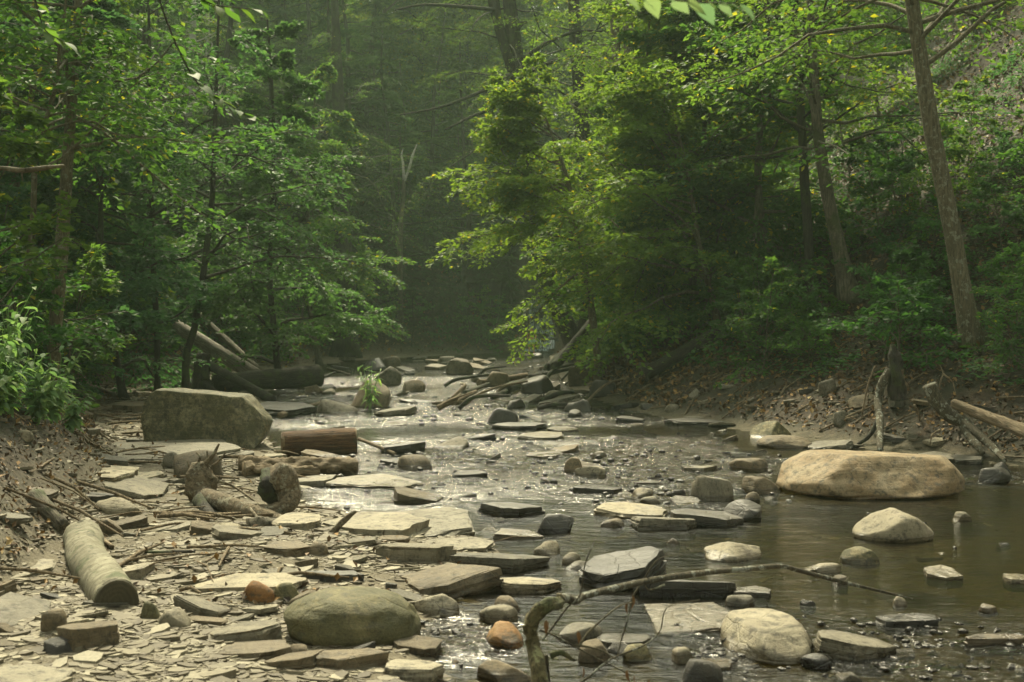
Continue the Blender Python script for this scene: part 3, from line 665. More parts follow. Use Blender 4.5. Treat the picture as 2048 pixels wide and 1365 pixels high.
PLACED += [(-1.95, 6.3, .2, .3), (-2.1, 7.0, .25, .6), (-2.5, 14.1, .8, .5), (-2.6, 12., .9, .5), (-2.2, 9.2, .7, .5), (-1.8, 8.4, .6, .3), (-1.7, 9.7, .3, .4)]
# scattered medium stones: copies sharing a few meshes
protoS = [slab_mesh('slate_slab', 1, r_, t_, 300 + i, M[m], N=14, layers=3) for i, (r_, t_, m) in enumerate([(.7, .14, 'slate_pale'), (.6, .2, 'slate_grey'), (.8, .1, 'slate_pale'), (.5, .16, 'slate_dark'), (.7, .22, 'slate_brown'), (.45, .12, 'slate_grey'), (.9, .13, 'slate_grey'), (.6, .1, 'slate_brown')])]
protoB = [boulder_mesh('cobble', 1, .75, .5, 400 + i, M[m], sub=3, nc=12, lump=.3) for i, m in enumerate(['cobble', 'slate_grey', 'slate_dark', 'slate_brown', 'slate_brown', 'slate_dark', 'slate_grey'])]
cname = {'slate_pale': 'pale', 'slate_grey': 'grey', 'slate_dark': 'dark', 'slate_brown': 'brown', 'cobble': 'tan'}
def free(x, y, r):
    return all(((x - a) / (w + r)) ** 2 + ((y - b) / (l + r)) ** 2 > 1 for a, b, w, l in PLACED)
items = []
def scatter(n, pxr, pyr, wr, pb, cond=None, mats=None):
    k = tries = 0
    while k < n and tries < n * 40:
        tries += 1
        px, py = random.uniform(*pxr), random.uniform(*pyr)
        p = on(px, py, 0)
        if p[1] > 56 or (cond and not cond(p[0], p[1])): continue
        w = random.uniform(*wr) * random.uniform(.6, 1.3)
        if not free(p[0], p[1], w * .42): continue
        b = random.random() < pb
        pool = protoB if b else protoS
        if mats: pool = [q for q in pool if q.materials[0].name in mats]
        me = random.choice(pool)
        z = max(gz(p[0], p[1]), -.035 - .05 * random.random() * (w > .2))
        o = add('cobble' if b else 'slate_slab', me, loc=(p[0], p[1], z - (.12 * w if b else .0)), rot=(R(random.gauss(0, 7)), R(random.gauss(0, 10)), R(random.gauss(0, 30) + random.choice((0, 180)))), scale=(w, w * random.uniform(.8, 1.25), w * random.uniform(.45, 1.15) * (1.5 if b else 1)))
        m = cname[me.materials[0].name]
        desc = ('large ' if w > .42 else 'small ' if w < .2 else '') + m + (' rounded stone' if b else ' flat slab')
        tag(o, None, 'stone' if b else 'rock', 'rounded stones lying in and beside the stream' if b else 'slate slabs lying in and beside the stream')
        items.append((o, desc, px, py)); PLACED.append((p[0], p[1], w * .35, w * .3)); k += 1
inw = lambda x, y: gz(x, y) < .01
onbar = lambda x, y: .0 < gz(x, y) < .4
scatter(92, (600, 1500), (790, 1010), (.16, .5), .12, inw, {'slate_dark', 'slate_brown', 'slate_grey'})
scatter(26, (820, 1300), (722, 830), (.3, .8), .3, None, {'slate_dark', 'slate_brown', 'slate_grey'})
scatter(34, (560, 1100), (706, 745), (.4, 1.1), .2, inw, {'slate_dark', 'slate_brown', 'slate_grey'})
scatter(22, (560, 860), (735, 850), (.3, .8), .35, inw, {'slate_dark', 'slate_brown', 'slate_grey'})
scatter(34, (150, 620), (840, 1100), (.18, .5), .08, onbar)
scatter(44, (0, 1000), (1080, 1365), (.12, .34), .06, onbar)
scatter(26, (880, 1500), (1000, 1365), (.08, .22), .5, inw)
scatter(14, (1500, 2048), (900, 1365), (.08, .2), .6, inw)
scatter(30, (1180, 2048), (820, 925), (.15, .45), .35, lambda x, y: 0 <= gz(x, y) < .6)
autolabel(items, MARKS)

for i in range(7):   # rock ledges the cascade steps over
    yy = 57.2 + i * 1.15; xx = (np.interp(yy, RW[:, 1], RW[:, 0]) + np.interp(yy, LF[:, 1], LF[:, 0])) / 2 + (-.45, .4, -.2, .5, -.5, .1, .4)[i]
    o = add('rock_ledge', protoS[3], loc=(xx, yy, gz(xx, yy) + .02), rot=(0, R((3, -4, 5)[i % 3]), R(i * 25 - 60)), scale=(1.1, 1.2, 1.4))
    tag(o, ('lowest', 'second', 'third', 'fourth', 'fifth', 'sixth', 'topmost')[i] + ' dark rock ledge in the cascade counting upwards', 'rock', 'rock ledges in the cascade')
# slate chips and pebbles nobody could count
def chips(n):
    P = []
    px = rng.uniform(-60, 2100, n * 4); py = 640 + rng.uniform(75, 800, n * 4)
    d = np.array([[ (a - CX) / F, 1, (CY - b) / F] for a, b in zip(px, py)])
    t = EYE / ((py - 640) / F); x = (px - CX) / F * t; y = t
    z, sr, sf, sw = terrain(x, y, True)
    p = np.where(sw > -.1, 1., .13) * (sr < .8) * (sf < 2.2) * np.where(sf > .15, .2, 1) * (t < 45) * (.2 + 1.1 * ss(-.2, .3, fbm(x * 1.3, y * .9, 0, 3, 77))) * np.where((x < -1.3) & (y < 9), .55, 1)
    keep = rng.uniform(size=n * 4) < p; keep &= z > -.3
    x, y, z = x[keep][:n], y[keep][:n], z[keep][:n]
    m = len(x); s = rng.lognormal(-4.05, .7, m) * np.clip(y / 9, .8, 2.6); s = np.minimum(s, .085)
    ang = rng.normal(0, .7, m); th = s * rng.uniform(.07, .25, m)
    k = 6; a = np.linspace(0, 2 * np.pi, k, endpoint=False)[None] + rng.uniform(-.35, .35, (m, k))
    rr = rng.uniform(.7, 1.15, (m, k)); ux = np.cos(a) * rr * s[:, None]; uy = np.sin(a) * rr * s[:, None] * rng.uniform(.4, .8, (m, 1))
    c, sn = np.cos(ang)[:, None], np.sin(ang)[:, None]
    gx = x[:, None] + ux * c - uy * sn; gy = y[:, None] + ux * sn + uy * c
    tx, ty = rng.normal(0, .11, (m, 1)), rng.normal(0, .11, (m, 1))
    lift = ux * tx + uy * ty
    top = np.stack([gx, gy, z[:, None] + th[:, None] * .6 + .001 + lift], -1); bot = np.stack([gx, gy, z[:, None] - th[:, None] * .8 + lift], -1)
    V = np.concatenate([top, bot], 1).reshape(-1, 3)
    b = (np.arange(m) * 2 * k)[:, None]; j = np.arange(k); jn = (j + 1) % k
    Qs = np.stack([b + j + k, b + jn + k, b + jn, b + j], -1).reshape(-1, 4)
    return V, [b + j[None], Qs]
V, Fs = chips(34000)
tag(add('slate_chips', mesh('slate_chips', V, Fs, M['chips'], smooth=False)), 'loose slate chips and pebbles covering the gravel bank', kind='stuff')

def riffle_stones(n):
    py = 640 + rng.uniform(70, 720, n * 8); px = rng.uniform(450, 2080, n * 8)
    y = EYE / ((py - 640) / F); x = (px - CX) / F * y
    z, sr, sf, sw = terrain(x, y, True)
    keep = (z < .0) & (y < 50) & (rng.uniform(size=n * 8) < np.clip(riffle(x, y) * 1.1 - .2, .004, 1))
    x, y = x[keep][:n], y[keep][:n]; acc = Acc(); V0, F0 = ico(1)
    for i in range(len(x)):
        s = rng.uniform(.014, .04) * min(2.4, max(.8, y[i] / 9)); V = V0 * (1 + .35 * noise3(V0[:, 0] * 1.5 + i, V0[:, 1] * 1.5, V0[:, 2] * 1.5, 5))[:, None] * (s, s * .7, s * rng.uniform(.3, .7))
        a = rng.normal(0, .6); c, q = math.cos(a), math.sin(a)
        acc.add(np.column_stack([V[:, 0] * c - V[:, 1] * q + x[i], V[:, 0] * q + V[:, 1] * c + y[i], V[:, 2] + rng.uniform(-.01, .012)]), [F0])
    return acc.mesh('riffle_stones', M['slate_dark'], smooth=False)
tag(add('riffle_stones', riffle_stones(800)), 'small dark wet stones breaking the surface of the riffles', kind='stuff')

# fallen leaves on the banks
def quads(pos, d, n, L, W, fold=.15):
    d = norm(d); s = norm(np.cross(d, n)); n = np.cross(s, d)
    L = np.asarray(L)[:, None]; W = np.asarray(W)[:, None]
    a = pos; b = pos + d * L * .45 + s * W * .5 + n * W * fold; c = pos + d * L; e = pos + d * L * .45 - s * W * .5 + n * W * fold
    V = np.stack([a, b, c, e], 1).reshape(-1, 3)
    return V, np.arange(len(pos) * 4).reshape(-1, 4)
def litter(n):
    y = 6 + 54 * rng.uniform(size=n * 3) ** 1.3; x = rng.uniform(-.55, .55, n * 3) * y
    z, sr, sf, sw = terrain(x, y, True)
    k = np.where((sr > .12) | (sf > .05), 1., np.where(sw > .3, .06, 0.)) * (z < 30) * np.where((y < 12) & (sf > 0), .45, 1)
    keep = rng.uniform(size=n * 3) < k
    x, y, z = x[keep][:n], y[keep][:n], z[keep][:n]; m = len(x)
    e = .15; gx = (terrain(x + e, y) - z) / e; gy = (terrain(x, y + e) - z) / e
    nn = norm(np.column_stack([-gx, -gy, np.ones(m)]) + rng.normal(0, .35, (m, 3)))
    L = rng.uniform(.04, .085, m) * np.clip(y / 13, .7, 2.6)
    return quads(np.column_stack([x, y, z + .015]), rng.normal(size=(m, 3)), nn, L, L * .62, .25)
V, Q = litter(100000)
tag(add('leaf_litter', mesh('leaf_litter', V, [Q], M['litter'], smooth=False)), 'brown and orange fallen leaves covering both banks', kind='stuff')

# ------------------------------------------------------------------ plants
def sprays(O, D, L, n, leaf, width, rg, spread=.42, droop=.22, jit=.35, feather=False, aspect=.5):
    m = len(O); t = rg.uniform(.08, 1, (m, n))
    if feather: t = np.round(t * 9) / 9
    side = rg.choice([-1., 1.], (m, n)); lat = rg.uniform(0, 1, (m, n)) * (1.05 - t) ** .7 * spread
    D = norm(D); up = np.array([0, 0, 1.]); S = norm(np.cross(D, up))
    P = O[:, None] + D[:, None] * (t * L[:, None])[..., None] + S[:, None] * (side * lat * L[:, None])[..., None] + D[:, None] * (lat * L[:, None] * .6)[..., None]
    P[..., 2] -= droop * L[:, None] * (t ** 2 + lat ** 2 * 2) - rg.normal(0, .02, (m, n))
    ld = D[:, None] * .55 + S[:, None] * (side * .8)[..., None] + rg.normal(0, .3, (m, n, 3)); ld[..., 2] -= .18
    if feather: ld = D[:, None] * .9 + S[:, None] * (side * rg.choice([-.9, .9], (m, n)))[..., None] + rg.normal(0, .1, (m, n, 3))
    nn = up + rg.normal(0, jit, (m, n, 3))
    ls = leaf * rg.uniform(.55, 1.35, m * n)
    return quads(P.reshape(-1, 3), ld.reshape(-1, 3), nn.reshape(-1, 3), ls, ls * aspect)
def build_tree(tp, tr, seed, n_limb, llen, h0, leaf, per, ns, bark, leafm, hemlock=False, elev=(15, 45), sides=9, az=None, lr=.3, up_profile=None, rough=.12, tn='trunk', limb_rough=True, spread=.42, aspect=.58, cone=False, flare=True):
    rg = np.random.default_rng(seed)
    tp = np.asarray(tp, float); tr = np.asarray(tr, float) * np.ones(len(tp))
    acc = Acc(); V, Fs = tube(tp, tr, sides, seg=max(14, len(tp) * 5), rough=rough, seed=seed)
    if flare:
        dz = V[:, 2] - tp[0][2]; k = np.exp(-np.maximum(dz, 0) / (tr[0] * 2.2)) * .7
        ctr = tp[0][:2]; V[:, :2] = ctr + (V[:, :2] - ctr) * (1 + k * (1 + .4 * np.sin(3 * np.arctan2(V[:, 1] - ctr[1], V[:, 0] - ctr[0]) + seed)))[:, None]
    acc.add(V, Fs)
    dense = resample(np.column_stack([tp, tr]), 60)
    z0, z1 = dense[0, 2], dense[-1, 2]; H = z1 - z0
    O, D, L = [], [], []
    for i in range(n_limb):
        f = h0 + (1 - h0) * (i + rg.uniform(0, .8)) / n_limb; f = min(f, .985)
        c = dense[int(f * 59)]
        a = i * 2.4 + rg.uniform(-.4, .4) if az is None else rg.uniform(*az)
        prof = (1 - ((f - h0) / (1 - h0)) ** 1.6) * .8 + .25 if not cone else (1.08 - (f - h0) / (1 - h0))
        ll = llen * prof * rg.uniform(.7, 1.15)
        el = R(rg.uniform(*elev)); nseg = 6
        p = c[:3].copy(); pts = [p.copy()]
        d = np.array([math.cos(a) * math.cos(el), math.sin(a) * math.cos(el), math.sin(el)])
        for s in range(nseg):
            d = norm(d + rg.normal(0, .2, 3) + np.array([0, 0, -.07 if not hemlock else -.06]))
            p = p + d * ll / nseg; pts.append(p.copy())
        pts = np.array(pts)
        r0 = min(c[3] * .6, .012 + ll * .013 * (1 + lr)); 
        acc.add(*tube(pts, np.linspace(r0, .006, len(pts)), 5, caps=False))
        for s in range(ns):
            g = .22 + .78 * (s + rg.uniform(0, 1)) / ns; q = g * nseg; k = min(int(q), nseg - 1); b = pts[k] * (1 - (q - k)) + pts[k + 1] * (q - k)
            dd = norm(pts[k + 1] - pts[k]); sgn = 1 if s % 2 else -1
            th = sgn * R(rg.uniform(25, 75)) * (1 if g < .93 else .2)
            dx = np.array([dd[0] * math.cos(th) - dd[1] * math.sin(th), dd[0] * math.sin(th) + dd[1] * math.cos(th), dd[2] * .5 + (rg.uniform(-.15, .12) if hemlock else rg.uniform(-.4, .35))])
            O.append(b); D.append(norm(dx)); L.append(ll * (.42 if not hemlock else .38) * (1.25 - g * .6) * rg.uniform(.7, 1.2))
    O, D, L = np.array(O), np.array(D), np.array(L)
    for o_, d_, l_ in list(zip(O, D, L))[::2]:
        e1 = o_ + d_ * l_ * .9; e1[2] -= .15 * l_
        acc.add(*tube(np.array([o_, (o_ + e1) / 2 + (0, 0, .03 * l_), e1]), [.006, .004, .002], 3, caps=False))
    trunk = acc.mesh(tn, M[bark])
    V, Q = sprays(O, D, L, per, leaf, .5, rg, feather=hemlock, jit=.22 if hemlock else .5, aspect=.28 if hemlock else aspect, droop=.3 if hemlock else .22, spread=.5 if hemlock else spread)
    return trunk, mesh('crown', V, [Q], M[leafm], smooth=False)
def wob(H, r, seed, n=7, lean=.05):
    rg = np.random.default_rng(seed); lx, ly = rg.normal(0, lean, 2)
    z = np.linspace(0, H, n); P = np.column_stack([lx * z + np.cumsum(rg.normal(0, H * .012, n)), ly * z + np.cumsum(rg.normal(0, H * .012, n)), z]); P[0, :2] = 0
    return P, np.linspace(r, r * .25, n)
def place_tree(var, x, y, s, rz, label, group, name, cat='tree', dz=-.1):
    root = add(name, None, loc=(x, y, gz(x, y) + dz), rot=(0, 0, rz), scale=s); root.empty_display_size = .2
    tag(root, label, cat, group)
    for nm, me in zip(('trunk' if cat == 'tree' else 'stem', 'crown' if cat == 'tree' else 'foliage'), var): add(nm, me, root)
    return root
VAR = {}
for i in range(4):
    P, r = wob(8 + i * .6, .075 + .01 * i, 20 + i, lean=.07)
    VAR['under', i] = build_tree(P, r, 30 + i, 32, 2.6, .08, .12, 62, 13, ['bark_grey', 'bark_dark', 'bark_gold', 'bark_grey'][i], ['leaf_mid', 'leaf_deep', 'leaf_yellow', 'leaf_mid'][i], elev=(-8, 45))
for i in range(3):
    P, r = wob(17 + i, .17 + .02 * i, 40 + i, lean=.03)
    VAR['tall', i] = build_tree(P, r, 50 + i, 38, 4.6, .3, .17, 56, 15, ['bark_grey', 'bark_dark', 'bark_grey'][i], ['leaf_mid', 'leaf_yellow', 'leaf_yellow'][i], elev=(10, 50))
for i in range(3):
    P, r = wob(12.5 + 1.5 * i, .14 + .02 * i, 60 + i, lean=.02)
    VAR['hem', i] = build_tree(P, r, 70 + i, 62, 3.4, .05, .09, 90, 11, 'bark_dark', 'leaf_hemlock', hemlock=True, elev=(-5, 18), cone=True)
for i in range(4):
    P, r = wob(1.3 + .25 * i, .018, 80 + i, lean=.15)
    VAR['shrub', i] = build_tree(P, r, 90 + i, 16, .95, .05, .085, 20, 7, 'bark_grey', ['leaf_shrub', 'leaf_deep', 'leaf_shrub', 'leaf_mid'][i], elev=(15, 55), flare=False, aspect=.55)

# --- individually shaped trees
TM = {}   # tree landmarks
def ftree(px, base_py, D, pts, wpx, label, bark, leafm='leaf_mid', mark=None, top=None, crown=True, seed=None, llen=3., n_limb=24, leaf=.1, h0=.45, az=None, name='deciduous_tree', hemlock=False, per=26, ns=9):
    """pts: [(px,py)...] from the base upwards, all at distance D; wpx trunk widths in px"""
    seed = seed or int(px + base_py)
    if D is None: D = hit(*pts[0])[1] + .1; pts = [pts[0]] + pts[1:]
    W = [at(a, b, D) for a, b in pts]
    W = np.array(W); g = gz(W[0][0], W[0][1])
    if W[0][2] > g - .05: 
        W = np.vstack([[W[0][0], W[0][1], g - .15], W]); wpx = [wpx[0] * 1.05] + list(wpx)
    r = np.array(wpx) / F * D / 2
    if top:
        d = norm(W[-1] - W[-2]); d[2] = max(d[2], .9); d = norm(d); W = np.vstack([W, W[-1] + d * top]); r = np.append(r, r[-1] * .35)
    base = W[0].copy(); L = W - base
    root = add(name, None, loc=base); tag(root, label, 'tree', 'trees growing on the ravine sides')
    t, c = build_tree(L, r, seed, n_limb, llen, h0, leaf, per, ns, bark, leafm, sides=12, az=az, rough=.1, hemlock=hemlock, lr=-.4, elev=(5, 40) if not hemlock else (-5, 15))
    add('trunk', t, root)
    if crown: add('crown', c, root)
    PLACED_T.append((base[0], base[1]))
    if mark: TM[mark] = pts[len(pts) // 2]
    return root
PLACED_T = []
ftree(1945, 690, None, [(1948, 692), (1930, 600), (1912, 500), (1888, 380), (1862, 250), (1842, 120), (1822, -10), (1800, -160)], [42, 36, 34, 32, 31, 29, 27, 24], 'large grey leaning trunk rising from the right bank to the top', 'bark_gold', top=5, mark='the large leaning trunk', h0=.62, llen=3.4)
ftree(1700, 600, None, [(1706, 606), (1690, 540), (1668, 450), (1650, 360), (1636, 270), (1628, 150), (1620, 0)], [34, 30, 27, 25, 22, 18, 14], 'brown curved trunk left of the large leaning trunk on the slope', 'bark_grey', top=3, mark='the brown curved trunk', h0=.5)
ftree(1620, 610, None, [(1624, 612), (1618, 500), (1610, 380), (1604, 260), (1594, 120), (1590, -20)], [22, 20, 19, 17, 15, 12], 'dark straight slim trunk beside the brown curved trunk', 'bark_dark', top=4, mark='the dark slim trunk', h0=.4, leafm='leaf_yellow')
ftree(1300, 530, 30, [(1312, 535), (1300, 440), (1290, 350), (1278, 260), (1262, 150), (1255, 0)], [30, 27, 25, 24, 22, 18], 'pale brown trunk, right one of the twin trunks in the centre', 'bark_gold', top=5, mark='the twin trunks', leafm='leaf_yellow', h0=.35)
ftree(1275, 530, 31, [(1276, 530), (1264, 440), (1252, 350), (1240, 250), (1232, 100), (1225, -20)], [22, 21, 20, 19, 18, 15], 'pale brown trunk, left one of the twin trunks in the centre', 'bark_gold', top=4, leafm='leaf_yellow', h0=.4)
ftree(1170, 480, 36, [(1176, 560), (1172, 420), (1166, 300), (1158, 160), (1150, 60), (1145, -60)], [36, 33, 31, 28, 25, 22], 'dark upright trunk standing behind the bright centre foliage', 'bark_dark', top=6, mark='the dark upright trunk', leafm='leaf_yellow', h0=.3, llen=4)
r_ = ftree(1040, 500, 36, [(1150, 690), (1110, 600), (1070, 480), (1052, 330), (1040, 170), (1030, 100), (1018, 0), (1005, -120)], [36, 34, 33, 32, 31, 30, 27, 22], 'large forked tree whose two dark stems show at the top centre', 'bark_dark', top=5, mark='the forked tree', leafm='leaf_mid', h0=.5, llen=4, hemlock=True, name='forked_tree', leaf=.08, per=40)
bs = np.array(r_.location)
ftree(1190, 700, 25, [(1196, 720), (1180, 600), (1160, 480), (1135, 360), (1100, 260)], [16, 14, 11, 8, 5], 'leaning slim tree spreading bright sprays over the stream centre', 'bark_gold', mark='the bright overhanging tree', top=1, h0=.42, az=(1.8, 4.3), n_limb=32, llen=2.6, leafm='leaf_yellow', per=70, ns=12, leaf=.105)
ftree(1440, 720, 23, [(1452, 740), (1430, 620), (1400, 500), (1380, 370), (1350, 240)], [16, 14, 11, 8, 5], 'second slim tree with bright layered sprays right of the stream centre', 'bark_gold', top=1, h0=.25, az=(1.8, 4.5), n_limb=32, llen=3.2, leafm='leaf_yellow', per=70, ns=12, leaf=.105)
def rel(pts, D, b): return np.array([at(a, c, D) for a, c in pts]) - b
add('fork_stem', mesh('fork_stem', *(lambda v: (v[0], v[1]))(tube(rel([(1040, 175), (1022, 130), (1000, 60), (986, 0), (972, -90)], 36, bs), [.23, .2, .18, .17, .12], 10, seg=24, rough=.12, seed=4)), M['bark_dark']), r_)
add('broken_branch', mesh('broken_branch', *tube(rel([(1030, 60), (1042, 48), (1055, 44)], 35.8, bs), [.12, .09, .04], 7, seg=8, rough=.2, seed=5), M['bark_dark']), r_)
for i, q in enumerate([[(1045, 120), (1085, 92), (1130, 70), (1170, 62), (1235, 66)], [(1046, 150), (1090, 130), (1140, 112), (1160, 120)], [(1025, 150), (960, 185), (880, 215), (800, 230)], [(990, 20), (930, 14), (850, 10), (790, 20)], [(1035, 170), (985, 215), (940, 235), (890, 260)]]):
    add('branch', mesh('branch', *tube(rel(q, 35.8 - i * .1, bs), np.linspace(.08, .025, len(q)), 6, seg=16, rough=.2, seed=i), M['bark_dark']), r_)
ftree(110, 700, 15, [(106, 742), (112, 640), (120, 540), (127, 440), (134, 340), (141, 240), (150, 120), (158, -10), (165, -150)], [27, 27, 27, 26, 24, 21, 18, 15, 12], 'grey brown trunk standing above the bright leaves on the left', 'bark_gold', top=4, mark='the left grey trunk', h0=.55, llen=2.6)
ftree(30, 620, 14.5, [(14, 640), (30, 605), (52, 545), (64, 470), (68, 380), (72, 300), (95, 230), (112, 170), (125, 60)], [20, 18, 15, 13, 12, 11, 10, 8, 6], 'slender sinuous stem left of the left grey trunk', 'bark_gold', top=2, mark='the sinuous stem', h0=.55, llen=2)
ftree(375, 710, 22, [(372, 715), (388, 660), (402, 580), (414, 490), (424, 400), (428, 300), (432, 180)], [15, 14, 13, 12, 11, 9, 7], 'thin dark leaning trunk above the pale fallen log', 'bark_dark', top=3, mark='the thin leaning trunk', h0=.4, leafm='leaf_deep')
ftree(312, 640, 23, [(314, 660), (308, 560), (304, 450), (302, 330), (300, 200)], [12, 11, 10, 9, 8], 'thin straight dark trunk between the shrubs on the left', 'bark_dark', top=3, h0=.4, leafm='leaf_deep')
ftree(375, 430, 44, [(372, 450), (376, 330), (380, 220), (384, 100)], [20, 19, 18, 15], 'white barked trunk showing pale through the left foliage', 'bark_pale', top=5, mark='the white barked trunk', h0=.6, llen=3)
ftree(408, 330, 47, [(404, 380), (408, 280), (412, 200), (414, 90)], [14, 13, 12, 10], 'second narrower white trunk right of the white barked trunk', 'bark_pale', top=4, h0=.6, llen=3)
ftree(330, 200, 46, [(338, 330), (333, 200), (328, 130), (325, 40)], [12, 11, 10, 9], 'third white trunk far left with only its upper part showing', 'bark_pale', top=4, h0=.6, llen=3)
ftree(685, 430, 46, [(690, 560), (684, 440), (680, 320), (676, 200)], [38, 34, 30, 24], 'broad dark trunk in the shade left of the dead snag', 'bark_dark', top=6, mark='the broad dark trunk', h0=.4, hemlock=True, llen=4, leaf=.1, per=34)
ftree(1985, 190, 34, [(2012, 330), (2006, 190), (1996, 90), (1985, 0), (1975, -90)], [17, 15, 14, 13, 11], 'thin dark trunk high on the slope right of the large leaning trunk', 'bark_dark', top=4, h0=.6, mark='the high thin trunk')
ftree(1960, 180, 36, [(1984, 300), (1972, 180), (1955, 90), (1938, 0)], [12, 11, 10, 9], 'thinner brown trunk beside the high thin dark one', 'bark_grey', top=3, h0=.6)
# dead forked snag
s0 = at(800, 560, 51); root = add('dead_snag', None, loc=s0); tag(root, 'dead tree with two bare white prongs in the dark hollow', 'dead tree', None); TM['the dead snag'] = (812, 420)
s0g = np.array([s0[0], s0[1], gz(s0[0], s0[1]) - .2])
add('trunk', mesh('trunk', *tube(np.vstack([s0g - s0, rel([(800, 480), (806, 400), (808, 360)], 51, s0)]), [.16, .13, .1, .08], 9, seg=20, rough=.15), M['bark_grey']), root)
wh = M['bark_pale']
add('branch', mesh('branch', *tube(rel([(808, 362), (806, 330), (803, 312), (806, 298)], 51, s0), [.075, .06, .045, .01], 7, seg=12, rough=.2), M['bark_pale']), root)
add('branch', mesh('branch', *tube(rel([(809, 362), (820, 332), (825, 312), (834, 289)], 51, s0), [.07, .06, .055, .012], 7, seg=12, rough=.2, seed=3), M['bark_pale']), root)

# --- fill trees on the slopes
titems = []; yitems = []
def fill(kind, n, cond, desc, name, mind, s=(.8, 1.2), dr=(17, 82), pxr=(-350, 2400), tries=4000, vs=None):
    k = 0
    for _ in range(tries):
        if k >= n: break
        y = random.uniform(*dr); px = random.uniform(*pxr); x = (px - CX) / F * y
        sr, sf = near(x, y)
        if not cond(x, y, px, sr, sf): continue
        if 1040 < px < 1135 and y < 70: continue
        if any((x - a) ** 2 + (y - b) ** 2 < mind ** 2 for a, b in PLACED_T): continue
        PLACED_T.append((x, y))
        i = random.choice(vs or [q[1] for q in VAR if q[0] == kind])
        o = place_tree(VAR[kind, i], x, y, random.uniform(*s), random.uniform(0, 6.28), None, 'trees growing on the ravine sides', name)
        titems.append((o, desc, px, proj((x, y, o.location.z + 3))[1])); k += 1
clear_right = lambda px, y: not (1500 < px < 2120 and y < 33)
fill('hem', 20, lambda x, y, px, sr, sf: sf > 1.5 and 26 < y < 60 and not (770 < px < 850 and y < 52), 'dark drooping hemlock', 'hemlock_tree', 2.4, (.8, 1.15), pxr=(180, 1000))
fill('hem', 3, lambda x, y, px, sr, sf: (sf > .8 or sr > .8) and y > 58, 'dark drooping hemlock', 'hemlock_tree', 3., (.8, 1.), pxr=(880, 1200))
fill('under', 44, lambda x, y, px, sr, sf: sf > 1.2 and y > 19 and sf < 16, 'leafy green understory tree', 'understory_tree', 2.1, (.8, 1.15))
fill('under', 26, lambda x, y, px, sr, sf: sr > 1.2 and sr < 18 and clear_right(px, y) and y > 21, 'leafy green understory tree', 'understory_tree', 2.1, (.75, 1.1), pxr=(1080, 2400))
fill('tall', 20, lambda x, y, px, sr, sf: (sf > 11) and y > 24, 'tall broad crowned tree', 'tall_tree', 3.2, (.85, 1.15))
fill('tall', 18, lambda x, y, px, sr, sf: (sr > 13) and clear_right(px, y) and y > 24, 'tall broad crowned tree', 'tall_tree', 3.2, (.85, 1.15))
fill('tall', 22, lambda x, y, px, sr, sf: y > 66, 'tall broad crowned tree', 'tall_tree', 2.6, (.75, 1.), dr=(66, 95), pxr=(500, 1600), vs=[1, 2])
fill('under', 22, lambda x, y, px, sr, sf: y > 60 and (sr > .6 or sf > .6 or y > 72), 'leafy green understory tree', 'understory_tree', 2., (.8, 1.3), dr=(60, 92), pxr=(800, 1400))
fill('tall', 9, lambda x, y, px, sr, sf: True, 'tall broad crowned tree', 'tall_tree', 2., (.95, 1.15), dr=(68, 88), pxr=(740, 1080), vs=[1, 2])
# overhanging trees at the bright centre
for px, y, s, v, rz in [(1310, 26, .85, 2, 1.1), (1370, 25, 1.1, 0, 4.4), (1400, 26, 1.05, 2, .5), (1320, 29, 1., 0, 2), (1500, 23, .95, 3, 4), (1330, 34, 1.25, 2, 1), (560, 27, 1.0, 1, 3), (250, 21, .9, 1, 1.5), (640, 40, 1.3, 0, 2.5), (1240, 38, 1.1, 2, 5)]:
    x = (px - CX) / F * y
    o = place_tree(VAR['under', v], x, y, s, rz, None, 'trees growing on the ravine sides', 'understory_tree')
    titems.append((o, 'spreading light green tree', px, 350))
for px, y, v in ((840, 71, 1), (930, 74, 2), (1015, 78, 1), (880, 82, 2)):
    x = (px - CX) / F * y
    o = place_tree(VAR['tall', v], x, y, 1., px, None, 'trees growing on the ravine sides', 'tall_tree')
    titems.append((o, 'tall broad crowned tree', px, 60))
autolabel(titems, TM)

# young hemlocks on the dark slope that closes the stream
k = 0
for _ in range(900):
    if k >= 22: break
    y = random.uniform(49, 62); px = random.uniform(520, 1030); x = (px - CX) / F * y
    sr, sf = near(x, y)
    if sf < .2 or sf > 9 or any((x - a) ** 2 + (y - b) ** 2 < 1.1 for a, b in PLACED_T): continue
    PLACED_T.append((x, y)); k += 1
    o = place_tree(VAR['hem', random.randrange(3)], x, y, random.uniform(.14, .34), random.uniform(0, 6.28), None, 'trees growing on the ravine sides', 'hemlock_sapling')
    yitems.append((o, 'small young hemlock', px, proj((x, y, o.location.z))[1]))
autolabel(yitems, {'the dead snag': (812, 420), 'the far peaked boulder': (920, 750), 'the broad dark trunk': (684, 440)})
# shrubs on the banks
sitems = []
def shrubs(n, cond, dr, pxr, s=(.7, 1.3), desc='leafy low shrub', mind=.7):
    k = 0
    for _ in range(4000):
        if k >= n: break
        y = random.uniform(*dr); px = random.uniform(*pxr); x = (px - CX) / F * y
        sr, sf = near(x, y)
        if not cond(x, y, px, sr, sf): continue
        if (1860 < px < 2010 and y < 18) or (1640 < px < 1760 and y < 24) or (60 < px < 165 and y < 16): continue
        if any((x - a) ** 2 + (y - b) ** 2 < mind ** 2 for a, b in PLACED_T): continue
        PLACED_T.append((x, y)); i = random.randrange(4)
        o = place_tree(VAR['shrub', i], x, y, random.uniform(*s), random.uniform(0, 6.28), None, 'shrubs growing on the stream banks', 'shrub', 'shrub')
        sitems.append((o, desc, px, proj((x, y, o.location.z))[1])); k += 1
shrubs(26, lambda x, y, px, sr, sf: sf > .3 and sf < 4, (13, 24), (-40, 420), (.8, 1.5))
